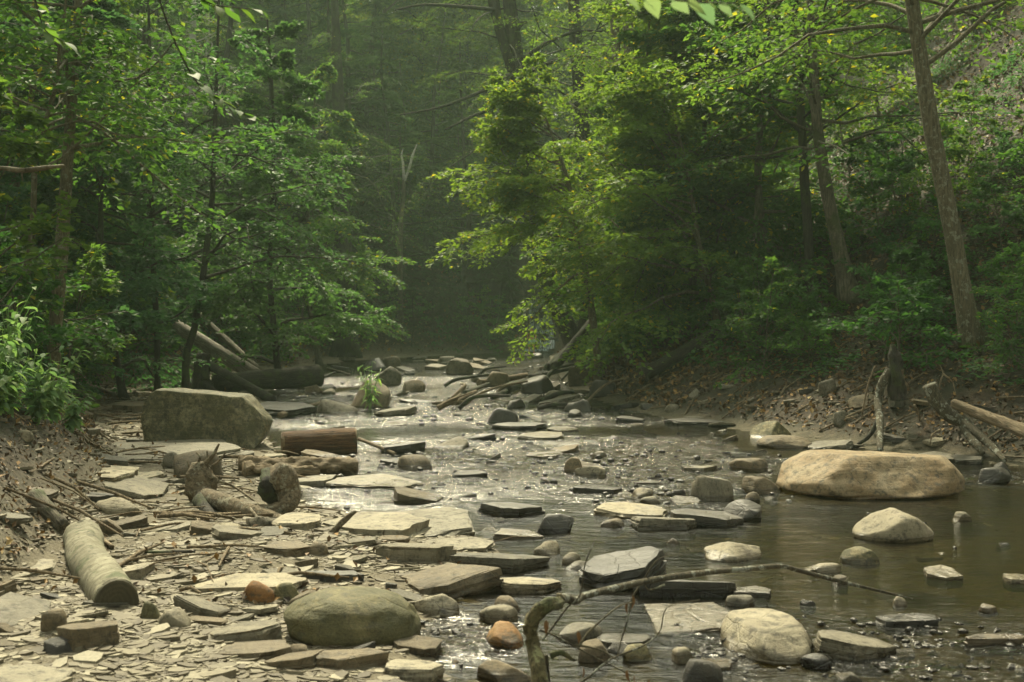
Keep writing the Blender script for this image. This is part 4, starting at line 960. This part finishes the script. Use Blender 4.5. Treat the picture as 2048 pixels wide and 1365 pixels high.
shrubs(30, lambda x, y, px, sr, sf: sf > .2 and sf < 6, (24, 50), (200, 950), (1., 2.))
shrubs(12, lambda x, y, px, sr, sf: sf > .0 and sf < 2, (47, 58), (560, 1030), (.6, 1.3))
shrubs(20, lambda x, y, px, sr, sf: sr > 1.4 and sr < 6, (15, 24), (1450, 2150), (.6, 1.1))
shrubs(16, lambda x, y, px, sr, sf: sr > .8 and sr < 8, (22, 50), (1080, 1900), (1., 1.8))
shrubs(14, lambda x, y, px, sr, sf: sr > 1.2 and sr < 5, (16.5, 21.5), (1480, 1850), (.55, .95))
shrubs(10, lambda x, y, px, sr, sf: sr > 1.3, (14, 18.5), (1985, 2200), (.4, .75))
SM = dict(MARKS); SM.update({'the left grey trunk': (112, 700), 'the thin leaning trunk': (375, 700), 'the large leaning trunk': (1945, 690), 'the brown curved trunk': (1706, 606), 'the far riffle': (820, 740), 'the root stump': (1790, 720)})
for k in ('the huge tan boulder', 'the mossy oval boulder'): SM.pop(k, None)
autolabel(sitems, SM)

# ground cover seedlings on the banks
def cover(n):
    y = rng.uniform(9, 56, n * 4); x = rng.uniform(-.55, .55, n * 4) * y
    z, sr, sf, sw = terrain(x, y, True)
    pn = fbm(x * .7, y * .7, 0, 3, 91)
    keep = (((sr > 1.1) & (sr < 22)) | ((sf > .7) & (sf < 6))) & (pn > .02)
    x, y, z = x[keep][:n], y[keep][:n], z[keep][:n]; m = len(x)
    k = 7; a = rng.uniform(0, 6.28, (m, k)); h = rng.uniform(.05, .3, (m, k))
    P = np.stack([x[:, None] + np.cos(a) * .06, y[:, None] + np.sin(a) * .06, z[:, None] + h], -1).reshape(-1, 3)
    d = np.stack([np.cos(a), np.sin(a), a * 0 - .1], -1).reshape(-1, 3)
    L = rng.uniform(.05, .11, m * k)
    return quads(P, d, np.array([0, 0, 1.]) + rng.normal(0, .35, (m * k, 3)), L, L * .5)
V, Q = cover(11000)
tag(add('ground_cover', mesh('ground_cover', V, [Q], M['leaf_deep'], smooth=False)), 'low green seedlings and ferns carpeting the banks', kind='stuff')

# ------------------------------------------------------------------ bright leafy plants on the near left bank (single leaves)
def leaf_shape(name, L, W, mat, fold=.18, curl=.2):
    ts = np.linspace(0, 1, 6); V = []
    for t in ts:
        w = W * .5 * math.sin(math.pi * min(1, t ** .75)) * (1 - .15 * t); z = -curl * L * t * t
        V += [(t * L, -w, z + fold * w), (t * L, 0, z), (t * L, w, z + fold * w)]
    Q = []
    for i in range(5):
        b = i * 3; Q += [(b, b + 3, b + 4, b + 1), (b + 1, b + 4, b + 5, b + 2)]
    return mesh(name, V, [Q], mat)
LEAF = [leaf_shape('leaf', .15 + .02 * i, .085, M['leaf_bright'], .1 + .1 * i, .15 + .12 * i) for i in range(3)]
def leafy_plant(base, H, lean, nstem, nleaf, seed, label, scale=1., name='broadleaf_plant'):
    r = random.Random(seed); root = add(name, None, loc=base); tag(root, label, 'plant', 'bright broadleaf plants on the near left bank')
    for s in range(nstem):
        a = r.uniform(0, 6.28); h = H * r.uniform(.7, 1.1); lx = lean[0] * h + math.cos(a) * .25 * h; ly = lean[1] * h + math.sin(a) * .25 * h
        P = np.array([(0, 0, -.05), (lx * .3, ly * .3, h * .5), (lx, ly, h)])
        add('stem', mesh('stem', *tube(P, [.008, .006, .003], 5, seg=8), M['leaf_bright']), root)
        q = resample(P, 20)
        for j in range(nleaf):
            f = .25 + .75 * (j + 1) / nleaf; p = q[int(f * 19)]; b = a + j * 2.4 + r.uniform(-.4, .4)
            add('leaf', LEAF[r.randrange(3)], root, loc=p, rot=(r.uniform(-.3, .3), r.uniform(-.1, .45), b), scale=scale * r.uniform(.7, 1.25) * (1.1 - .3 * f))
    return root
PL = [(8, 760, 9.4), (60, 800, 10), (-10, 830, 9), (100, 850, 10.6), (20, 700, 10.2), (70, 860, 9.8), (140, 880, 11.5), (10, 870, 9.3), (110, 790, 11.6), (-20, 690, 9)]
PLN = ['at the left edge, topmost', 'left of centre in the clump', 'at the left edge below the middle', 'at the right front of the clump', 'at the upper left of the clump', 'at the lower middle of the clump', 'lowest and rightmost by the gravel', 'at the lower left of the clump', 'at the upper right of the clump', 'cut by the left edge at the top']
for i, (px, py, D) in enumerate(PL):
    x = (px - CX) / F * D; b = (x, D, gz(x, D))
    H = max(.4, min(1.3, at(px, py - 60, D)[2] - b[2] + .15))
    leafy_plant(b, H, (.25, -.15), 7, 14, 500 + i, 'bright green broadleaf plant ' + PLN[i], scale=.72)
# plant growing in the far riffle
p = on(740, 822); root = leafy_plant((p[0], p[1], -.05), .85, (0, 0), 9, 8, 77, 'slim leafy plant growing in the riffle mid stream', scale=1.15, name='water_plant')
del root['group']
for ch in root.children:
    if ch.name.startswith('leaf'): ch.scale = (ch.scale[0], ch.scale[1] * .45, ch.scale[2])

# overhanging twigs with large leaves near the camera
BL = leaf_shape('leaf', .11, .07, M['leaf_mid'], .15, .2)
BLP = leaf_shape('leaf', .11, .07, M['leaf_pale'], .1, .2)
def over(label, pts, D, spots, sc, group='leafy twigs hanging in from above'):
    W = np.array([at(a, b, D) for a, b in pts]); root = add('overhanging_twig', None, loc=W[0]); tag(root, label, 'branch', group)
    add('twig', mesh('twig', *tube(W - W[0], np.linspace(.006, .002, len(W)), 5, seg=20), M['bark_dark']), root)
    q = resample(W - W[0], 60); r = random.Random(int(pts[0][0]))
    for i in range(spots):
        f = (i + 1) / spots; p = q[int((.25 + .75 * f) * 59)]
        d = q[59] - q[30]; a = math.atan2(d[1], d[0]) + (1 if i % 2 else -1) * r.uniform(.3, 1.1)
        add('leaf', BLP if D < 4 else BL, root, loc=p, rot=(r.uniform(-.5, .5), r.uniform(.1, .7), a), scale=sc * r.uniform(.75, 1.25))
over('twig with large soft leaves crossing the left foliage', [(300, -60), (340, 60), (390, 160), (440, 200), (500, 235)], 6, 17, .85)
over('leafy twig in the top left corner', [(40, -70), (70, 0), (90, 60), (130, 85)], 5.5, 11, .8)
over('leafy twig at the top edge left of centre', [(330, -80), (380, -20), (430, 10), (520, 20)], 5.5, 12, .8)
over('large pale blurred leaves at the top edge right of centre', [(1120, -70), (1200, -20), (1300, -5), (1400, 5), (1480, 8)], 3., 12, .6)

# broken twig entering from the left
W = np.array([at(a, b, 6) for a, b in [(-80, 338), (0, 337), (45, 341), (90, 336), (128, 332)]])
root = add('broken_branch', None, loc=W[0]); tag(root, 'yellow broken branch stub entering from the left edge', 'branch')
add('stick', mesh('stick', *tube(W - W[0], [.013, .012, .014, .012, .008], 8, seg=24, rough=.2), M['bark_gold']), root)
add('side_twig', mesh('side_twig', *tube(np.array([at(a, b, 6) for a, b in [(45, 341), (44, 352), (46, 362)]]) - W[0], [.006, .004, .002], 5, seg=6), M['bark_gold']), root)

# ------------------------------------------------------------------ logs and driftwood
def log(name, label, A, B, ra, rb, mat, seg=26, sag=0, rough=.1, seed=1, ends=None, cat='log', group=None, n=14, mid=None, flat=1., freq=6.):
    A, B = np.array(A, float), np.array(B, float); P = [A, (A + B) / 2 + (0, 0, -sag), B] if mid is None else [A] + [np.array(m) for m in mid] + [B]
    P = np.array(P); root = add(name, None, loc=P[0]); tag(root, label, cat, group)
    # long axis of the mesh runs along its local z so that the grain follows it
    ax = norm(P[-1] - P[0]); q = Vector(ax).to_track_quat('Z', 'Y'); root.rotation_mode = 'QUATERNION'; root.rotation_quaternion = q
    inv = np.array(q.inverted().to_matrix()); L = (P - P[0]) @ inv.T
    V, Fs = tube(L, np.linspace(ra, rb, len(P)), n, seg=seg, rough=rough, seed=seed, flat=flat, freq=freq)
    add('trunk', mesh('trunk', V, Fs, M[mat]), root)
    if ends:
        for p, r, s in ((L[0], ra, -1), (L[-1], rb, 1)):
            a = np.linspace(0, 2 * np.pi, 24, endpoint=False); rr = r * (.95 + .03 * np.sin(a * 3 + seed))
            rings = [np.column_stack([np.cos(a) * rr * k, np.sin(a) * rr * k, np.full(24, s * h)]) for k, h in ((1.02, -.03), (1, .012), (.9, .016), (.5, .018))]
            Vc = np.vstack(rings + [[[0, 0, s * .018]]]) + p; i = np.arange(3)[:, None] * 24; j = np.arange(24)[None]; kx = (j + 1) % 24
            Qc = np.stack([i + j, i + kx, i + 24 + kx, i + 24 + j], -1).reshape(-1, 4); T = np.stack([72 + np.arange(24), 72 + (np.arange(24) + 1) % 24, np.full(24, 96)], -1)
            add('cut_end', mesh('cut_end', Vc, [Qc, T], M[ends], smooth=False), root)
    return root
def g(px, py, dz=0.):
    p = hit(px, py); return np.array([p[0], p[1], p[2] + dz])
# near birch log with sawn end
a = on(233, 1250, .02); b = on(175, 1110, .09)
log('birch_log', 'thick sawn birch log lying on the left foreground path', (a[0], a[1], .14), (b[0] - .03, b[1], .2), .118, .115, 'birch_log', mid=[((2 * a[0] + b[0]) / 3 - .02, (2 * a[1] + b[1]) / 3, .155), ((a[0] + 2 * b[0]) / 3 - .05, (a[1] + 2 * b[1]) / 3, .165)], ends='cut_wood', rough=.11, seed=3, n=28, seg=60, freq=5)
# brown sawn log
a = on(560, 912, 0); b = on(712, 905, 0)
log('sawn_log', 'brown sawn log lying at the water edge beside the olive boulder', (a[0], a[1] + .15, .12), (b[0], b[1] - .05, .14), .15, .165, 'brown_log', ends='cut_light', rough=.07, seed=6, n=22, seg=34)
log('bare_stick', 'straight bare stick leaning out of the sawn log end', at(718, 878, 14.), on(790, 908, .02), .022, .02, 'driftwood', cat='stick')
# long weathered driftwood slab
a = on(462, 958, .05); b = on(712, 950, 0)
root = log('driftwood_log', 'long split weathered log below the brown sawn log', (a[0], a[1] + .3, .16), (b[0], b[1], .08), .085, .12, 'driftwood', rough=.5, seed=9, n=22, seg=60, flat=.75, freq=14)
log('driftwood_log', 'ragged shorter half of the split weathered log beside its long half', (a[0] + .1, a[1] + .1, .12), (b[0] - .35, b[1] - .2, .05), .07, .06, 'driftwood', rough=.5, seed=12, n=18, seg=50, freq=12)
# pale fallen logs at left, seen above the dark horizontal log
log('fallen_log', 'pale bleached log leaning down the left bank into the debris', at(352, 652, 27), on(512, 752, .3), .16, .17, 'pale_log', n=14, rough=.08)
log('fallen_log', 'darker thin log leaning behind the pale bleached log', at(398, 630, 29), on(528, 752, .25), .09, .1, 'bark_grey', rough=.1)
log('fallen_log', 'dark horizontal log lying across the left side of the far riffle', on(430, 768, .25), on(640, 752, .35), .2, .24, 'bark_dark', rough=.15, n=14)
log('fallen_log', 'dark leaning log end beyond the flat-faced olive boulder', at(420, 732, 24), on(545, 800, .05), .1, .09, 'bark_dark', rough=.15)
# stump beside it
b0 = g(402, 782); root = add('tree_stump', None, loc=b0); tag(root, 'dark snapped stump standing behind the flat-faced olive boulder', 'stump')
add('trunk', mesh('trunk', *tube([(0, 0, -.2), (0, 0, .15), (.02, 0, .4), (.05, 0, .78)], [.42, .24, .17, .14], 14, seg=16, rough=.25), M['bark_dark']), root)
for i, (dx, dy) in enumerate([(-1.3, -.3), (.5, -.6), (-.6, .5)]):
    add('root', mesh('root', *tube([(0, 0, .18), (dx * .4, dy * .4, .1), (dx, dy, .0)], [.14, .09, .04], 8, seg=12, rough=.25, seed=i), M['bark_dark']), root)
# big dark fallen trunk on the right slope
A_ = hit(1290, 780); B_ = hit(1640, 590)
log('fallen_log', 'big dark fallen trunk lying diagonally down the right slope', A_ + (0, 0, .3), B_ + (0, 0, .35), .14, .1, 'bark_dark', rough=.15, n=14, seg=40, sag=0)
# debris jam
jam = [((960, 775), (1140, 745), .09), ((1010, 790), (1150, 750), .12), ((985, 800), (1075, 768), .06), ((1000, 765), (1120, 738), .05), ((905, 812), (985, 775), .05), ((1060, 760), (1160, 742), .07), ((930, 790), (1020, 760), .05), ((1095, 742), (1150, 700), .1), ((1110, 745), (1190, 660), .14), ((880, 732), (1050, 722), .06), ((640, 760), (700, 738), .04), ((655, 738), (700, 752), .03), ((560, 838), (640, 815), .05)]
jl = ['long pale pole on top of the log jam', 'thick dark log in the middle of the log jam', 'short crooked log at the front of the log jam', 'thin pole at the back of the log jam', 'lone stick slanting into the water left of the log jam', 'broad log ending at the upright tan slab', 'short log at the left end of the log jam', 'mossy log leaning on the far right bank', 'thick dark root log climbing the far right bank', 'thin log across the stream head', 'pale forked stick beyond the dark horizontal log', 'curved pale twig beyond the dark horizontal log', 'stick lying by the long dark slab']
for i, ((a, b), (c, d), r) in enumerate(jam):
    p, q = hit(a, b), hit(c, d)
    if q[1] > p[1] + 3: q = p + (q - p) * 3 / (q[1] - p[1]); q[2] = max(gz(q[0], q[1]), 0)
    if i in (7, 8): p = on(a, b, .2); q = p + np.array([(c - a) / F * p[1], 1.5, (b - d) / F * p[1]])
    log('drift_log', jl[i], p + (0, 0, r), q + (0, 0, r * 1.6), r, r * .7, ['driftwood', 'bark_dark', 'bark_dark', 'bark_gold'][i % 4] if i not in (7, 8) else 'bark_dark', rough=.2, seed=i, n=9, seg=18, group='drift logs jammed upstream')
ditems = []
for i in range(24):
    px, py = random.uniform(860, 1180), random.uniform(728, 825); p = hit(px, py); a = random.gauss(.3, .7); l = random.uniform(.5, 1.6); r = random.uniform(.02, .06)
    q = p + np.array([math.cos(a) * l, math.sin(a) * l * .6, 0]); q[2] = max(gz(q[0], q[1]), 0) + random.uniform(.0, .35)
    dk = random.random() < .75
    o = log('drift_log', None, p + (0, 0, r * .7), q + (0, 0, r), r, r * .5, 'bark_dark' if dk else 'driftwood', rough=.3, seed=i, n=8, seg=16, mid=[p * .6 + q * .4 + np.array([random.gauss(0, .12), 0, r + abs(random.gauss(0, .08))])], group='drift logs jammed upstream')
    ditems.append((o, ('dark' if dk else 'pale') + (' thin' if r < .05 else ' thick') + ' drift branch lying', px, py))
autolabel(ditems, {k: MARKS[k] for k in ('the far tilted slab', 'the far peaked boulder', 'the long black slab')})
# curled driftwood roots (left centre)
def limbobj(root, name, pts, rr, mat, b, n=9, seg=22, rough=.2, seed=0):
    V, Fs = tube(np.array(pts) - b, rr, n, seg=seg, rough=rough, seed=seed); return add(name, mesh(name, V, Fs, M[mat]), root)
D0 = 9.35; b = on(410, 1015, .08); b[2] = gz(b[0], b[1])
root = add('driftwood_snag', None, loc=b); tag(root, 'twisted driftwood snag with a curled hollow root on the gravel', 'driftwood')
def A(px, py, D=None): return at(px, py, D or D0)
def G(px, py, h=.14): return on(px, py, h)
limbobj(root, 'burl', [A(396, 925), A(398, 950), A(404, 980), A(412, 1008)], [.05, .1, .12, .09], 'driftwood_gnarled', b, 16, 26, .3, 1)
limbobj(root, 'limb', [G(398, 985, .18), G(440, 1003, .16), G(490, 1022, .13), G(545, 1037, .1), G(592, 1054, .07)], [.075, .07, .065, .055, .03], 'driftwood_gnarled', b, 12, 40, .2, 2)
limbobj(root, 'curled_root', [G(545, 944, .42), G(565, 958, .36), G(578, 984, .26), G(575, 1008, .18), G(555, 1022, .13), G(525, 1026, .12), G(495, 1026, .13)], [.09, .12, .1, .075, .065, .06, .05], 'driftwood_gnarled', b, 14, 46, .2, 3)
limbobj(root, 'hollow_shell', [G(536, 945, .4), G(535, 975, .3), G(548, 1005, .16)], [.05, .08, .05], 'bark_dark', b, 12, 20, .3, 4)
limbobj(root, 'rootlet', [G(400, 1000, .15), G(420, 1030, .08), G(440, 1048, .03)], [.06, .04, .02], 'bark_dark', b, 9, 16, .3, 5)
for i, q in enumerate([[(400, 935), (425, 912), (438, 888)], [(412, 965), (416, 930), (414, 902)], [(385, 965), (378, 935), (374, 922)], [(420, 935), (435, 925), (452, 905)], [(395, 930), (400, 915), (392, 905)]]):
    limbobj(root, 'twig', [A(*p) for p in q], [.016, .011, .005] if i else [.025, .018, .008], 'driftwood_gnarled', b, 6, 14, .15, 10 + i)
for i, q in enumerate([[(430, 960), (470, 975), (520, 1010)], [(500, 1018), (525, 1050), (545, 1088)], [(430, 1030), (470, 1040), (440, 1055)]]):
    limbobj(root, 'twig', [G(*p, .2 - .08 * k) for k, p in enumerate(q)], [.014, .011, .006], 'driftwood_gnarled', b, 6, 14, .15, 20 + i)
b = on(600, 1075, .02); b[2] = gz(b[0], b[1])
root = add('driftwood_snag', None, loc=b); tag(root, 'smaller driftwood branch with a raised arm on the gravel edge', 'driftwood')
limbobj(root, 'limb', [G(498, 1058, .1), G(535, 1050, .12), G(580, 1062, .09), G(645, 1085, .05)], [.08, .06, .05, .03], 'bark_grey', b, 11, 34, .3, 5)
D1_ = G(645, 1085, .05)[1]
limbobj(root, 'arm', [A(640, 1090, D1_), A(668, 1062, D1_), A(690, 1040, D1_), A(712, 1022, D1_)], [.03, .025, .02, .012], 'driftwood_gnarled', b, 8, 20, .2, 6)
limbobj(root, 'twig', [G(500, 1060, .1), G(470, 1075, .05), G(455, 1080, .03)], [.02, .014, .006], 'driftwood_gnarled', b, 6, 12, .2, 7)

# stump and roots on the right bank
D0 = 14.3; b = at(1790, 740, D0); root = add('root_stump', None, loc=b); tag(root, 'broken stump on the right bank with bare roots hanging down', 'stump')
limbobj(root, 'trunk', [A(1785, 690), A(1787, 715), A(1792, 750), A(1796, 800)], [.02, .075, .085, .11], 'bark_dark', b, 16, 36, .55, 1)
limbobj(root, 'root', [A(1780, 740), A(1765, 765), A(1757, 800), A(1760, 850, 13.9), A(1760, 905, 13.4)], [.06, .055, .05, .045, .04], 'lichen_bark', b, 9, 30, .3, 2)
limbobj(root, 'root', [A(1800, 740), A(1803, 760), A(1815, 775)], [.05, .04, .02], 'driftwood', b, 8, 14, .3, 3)
limbobj(root, 'root', [A(1828, 810), A(1838, 830), A(1842, 858)], [.02, .02, .008], 'driftwood', b, 7, 12, .3, 4)
limbobj(root, 'root', [A(1762, 830), A(1740, 870), A(1715, 890)], [.035, .03, .02], 'bark_dark', b, 7, 12, .3, 5)
limbobj(root, 'twig', [A(1750, 732), A(1735, 775), A(1724, 830)], [.01, .012, .01], 'driftwood', b, 5, 12, .1, 6)
D0 = 13.3; b = at(1865, 780, D0); root = add('lichened_root', None, loc=b); tag(root, 'thick lichen spotted root reaching down to the water', 'root')
limbobj(root, 'root', [A(1858, 770), A(1872, 800), A(1900, 832), (A(1925, 845)), A(1960, 872, 13), A(1990, 900, 12.7), A(2010, 922, 12.4)], [.09, .085, .08, .07, .05, .04, .025], 'lichen_bark', b, 10, 40, .2, 1)
limbobj(root, 'side_root', [A(1925, 845), A(1940, 875, 13.1), A(1955, 892, 12.9), A(1966, 908, 12.8)], [.055, .05, .045, .03], 'lichen_bark', b, 9, 22, .25, 2)
for i, q in enumerate([[(1875, 790), (1882, 760), (1886, 748), (1880, 730)], [(1886, 748), (1905, 765), (1912, 790)], [(1880, 860), (1865, 870), (1860, 890)]]):
    limbobj(root, 'twig', [A(*p) for p in q], np.linspace(.012, .005, len(q)), 'driftwood', b, 5, 12, .1, 5 + i)
log('fallen_log', 'split pale log lying on leaves at the right edge', at(1908, 808, 13.5), at(2075, 872, 12.3), .055, .08, 'driftwood', rough=.3, seed=4, n=12, seg=34)

# foreground lichen branch
D0 = 4.6; b = on(1075, 1400, -.02); root = add('lichen_branch', None, loc=b); tag(root, 'crooked lichen covered branch reaching across the near pool', 'branch')
def A(px, py, D=4.5): return at(px, py, D)
limbobj(root, 'stem', [A(1082, 1420, 4.35), A(1076, 1340, 4.4), A(1066, 1290), A(1062, 1250), A(1075, 1225), A(1100, 1210), A(1120, 1206, 4.6)], [.03, .027, .025, .026, .028, .026, .022], 'mossy_bark', b, 16, 90, .42, 1)
limbobj(root, 'arm', [A(1112, 1210, 4.6), A(1128, 1196, 4.7), A(1150, 1202, 4.8), A(1170, 1192, 4.9), A(1260, 1170, 5.1), A(1340, 1155, 5.3), A(1430, 1144, 5.5), A(1500, 1138, 5.6), A(1560, 1133, 5.7), A(1600, 1142, 5.8), A(1680, 1163, 5.9), A(1720, 1173, 6.), A(1780, 1187, 6.1), A(1825, 1198, 6.2)], [.022, .02, .018, .016, .015, .014, .013, .0125, .013, .012, .011, .009, .007, .004], 'lichen_bark', b, 10, 120, .22, 2)
limbobj(root, 'stub', [A(1125, 1200, 4.65), A(1118, 1190, 4.65), A(1117, 1187, 4.65)], [.015, .012, .006], 'bark_gold', b, 8, 8, .2, 3)
limbobj(root, 'stub', [A(1100, 1312), A(1122, 1306), A(1150, 1322)], [.014, .012, .006], 'mossy_bark', b, 8, 12, .2, 4)
tw = [[(1092, 1310), (1096, 1340), (1104, 1400)], [(1080, 1260), (1115, 1275), (1180, 1310), (1260, 1350)], [(1085, 1280), (1105, 1255), (1135, 1215), (1160, 1190), (1170, 1130), (1190, 1080)], [(1265, 1195), (1290, 1155), (1310, 1125), (1335, 1110)], [(1265, 1195), (1255, 1240), (1243, 1280), (1235, 1310)], [(1100, 1400), (1170, 1360), (1220, 1320), (1290, 1290), (1320, 1262), (1335, 1215), (1400, 1200)], [(1160, 1290), (1180, 1262), (1235, 1215), (1270, 1205)], [(1150, 1290), (1200, 1300), (1240, 1325)], [(1330, 1170), (1300, 1180), (1290, 1172)], [(1562, 1133), (1566, 1126)], [(1690, 1164), (1698, 1154)]]
for i, q in enumerate(tw):
    limbobj(root, 'twig', [A(x_, y_, 4.5 + .12 * (i % 3)) for x_, y_ in q] if i not in (3, 8, 9, 10) else [A(x_, y_, 5.2 if i in (3, 8) else 5.75) for x_, y_ in q], np.linspace(.0055 if i else .009, .002, len(q)), 'lichen_bark' if i < 6 else 'bark_gold', b, 6, max(10, len(q) * 6), .12, 20 + i)
dl = leaf_shape('dead_leaf', .055, .02, flat_mat('dead_leaf', (.2, .1, .03)), .6, .3)
for i, (x_, y_) in enumerate([(1092, 1240), (1264, 1190), (1256, 1205), (1165, 1335), (1255, 1340), (1270, 1350), (1300, 1360), (1155, 1262)]):
    add('dead_leaf', dl, root, loc=A(x_, y_, 4.5) - b, rot=(random.uniform(-1, 1), R(75), random.uniform(0, 6)), scale=random.uniform(.7, 1.1))
# small sticks lying on the gravel
sl_ = ['thin stick lying on the dirt bank', 'half buried grey log end on the dirt bank', 'straight stick across the gravel behind the birch log', 'flat dark stick on the gravel right of the birch log', 'short pale stick near the white angular slab', 'thin root lying against the ledge block', 'stick on the gravel behind the rusty orange stone']
for i, (a, b_, c, d, r, m) in enumerate([(60, 950, 130, 905, .012, 'driftwood'), (70, 1010, 125, 1070, .07, 'bark_grey'), (185, 1068, 225, 1100, .02, 'driftwood'), (290, 1112, 390, 1108, .018, 'bark_dark'), (300, 905, 400, 935, .02, 'driftwood'), (190, 780, 240, 800, .06, 'bark_gold'), (400, 1165, 470, 1150, .012, 'driftwood')]):
    p, q = hit(a, b_), hit(c, d)
    log('stick', sl_[i], p + (0, 0, r * .8), q + (0, 0, r * .8), r, r * .7, m, seg=14, n=8, rough=.2, cat='stick' if r < .05 else 'log', seed=i)
# twigs of debris caught along both banks
def debris(n):
    acc = Acc()
    for i in range(n):
        y = random.uniform(6, 40); side = random.random() < .45
        if side: x = np.interp(y, LF[:, 1], LF[:, 0]) + random.gauss(.3, .8)
        else: x = np.interp(y, RW[:, 1], RW[:, 0]) + abs(random.gauss(.5, 1.3))
        a = random.gauss(0, .8); l = random.uniform(.12, .6) * (1 + y / 30); dx, dy = math.cos(a) * l, math.sin(a) * l
        z = max(gz(x, y), 0) + .02; z2 = max(gz(x + dx, y + dy), 0) + .03
        r = random.uniform(.004, .014) * (1 + y / 40)
        acc.add(*tube([(x, y, z), (x + dx * .5, y + dy * .5 + random.gauss(0, .03), (z + z2) / 2 + .02), (x + dx, y + dy, z2)], [r, r, r * .5], 5, caps=False))
    return acc.mesh('twig_debris', M['driftwood'])
tag(add('twig_debris', debris(520)), 'small twigs and broken sticks strewn along the banks', kind='stuff')

# ------------------------------------------------------------------ small figure at the head of the stream
def person():
    D = 52; f = on(1063, 709, .0); x, y = f[0], f[1]; k = 1.3 / 1.72
    root = add('person', None, loc=(x, y, .0), scale=k); tag(root, 'small distant person in pale blue shorts wading at the stream head', 'person')
    def skin(name, verts, edges, rad, mat, rootv=0):
        me_ = bpy.data.meshes.new(name); me_.from_pydata(verts, edges, []); o = add(name, me_, root); me_.materials.append(mat)
        m = o.modifiers.new('s', 'SKIN'); 
        for i, r in enumerate(rad): me_.skin_vertices[0].data[i].radius = (r, r)
        me_.skin_vertices[0].data[rootv].use_root = True
        o.modifiers.new('d', 'SUBSURF').render_levels = 2
        return o
    sk = flat_mat('skin', (.5, .26, .14)); bl = flat_mat('blue_cloth', (.25, .42, .48)); dk = flat_mat('dark_shirt', (.04, .05, .03)); hr = flat_mat('hair', (.05, .03, .015))
    v = [(0, 0, .95), (0, 0, 1.15), (0, 0, 1.38), (0, 0, 1.5), (0, -.01, 1.6), (0, -.01, 1.68), (-.1, 0, .88), (-.13, 0, .5), (-.16, .02, .1), (-.16, -.1, .04), (.1, 0, .88), (.13, -.03, .5), (.15, 0, .1), (.15, -.12, .04), (-.17, 0, 1.4), (-.26, 0, 1.12), (-.22, -.14, .92), (.17, 0, 1.4), (.27, 0, 1.12), (.24, -.14, .92)]
    e = [(0, 1), (1, 2), (2, 3), (3, 4), (4, 5), (0, 6), (6, 7), (7, 8), (8, 9), (0, 10), (10, 11), (11, 12), (12, 13), (2, 14), (14, 15), (15, 16), (2, 17), (17, 18), (18, 19)]
    rr = [.12, .11, .13, .05, .09, .08, .08, .055, .04, .035, .08, .055, .04, .035, .05, .038, .03, .05, .038, .03]
    skin('body', v, e, rr, sk)
    skin('shorts', [(0, 0, .98), (-.1, 0, .86), (-.125, 0, .6), (.1, 0, .86), (.125, -.02, .6)], [(0, 1), (1, 2), (0, 3), (3, 4)], [.135, .1, .085, .1, .085], bl)
    skin('shirt', [(0, 0, 1.0), (0, 0, 1.2), (0, 0, 1.38), (-.18, 0, 1.4), (-.23, 0, 1.24), (.18, 0, 1.4), (.23, 0, 1.24)], [(0, 1), (1, 2), (2, 3), (3, 4), (2, 5), (5, 6)], [.13, .13, .14, .065, .055, .065, .055], dk)
    skin('hair', [(0, .03, 1.62), (0, .02, 1.7)], [(0, 1)], [.09, .09], hr)
person()

# ------------------------------------------------------------------ haze
bm = bmesh.new(); bmesh.ops.create_cube(bm, size=1); me = bpy.data.meshes.new('haze'); bm.to_mesh(me); bm.free()
hz = add('haze', me, loc=(0, 45, 29), scale=(120, 160, 62)); tag(hz, 'pale humid haze filling the ravine', kind='stuff')
t = NT('haze'); pv = t.n('VolumePrincipled', {'Color': (.72, .96, .76, 1), 'Density': HAZE_DENSITY, 'Anisotropy': .3})
t.t.links.new(pv.outputs[0], t.out.inputs['Volume']); t.m.cycles.homogeneous_volume = True
me.materials.append(t.m)
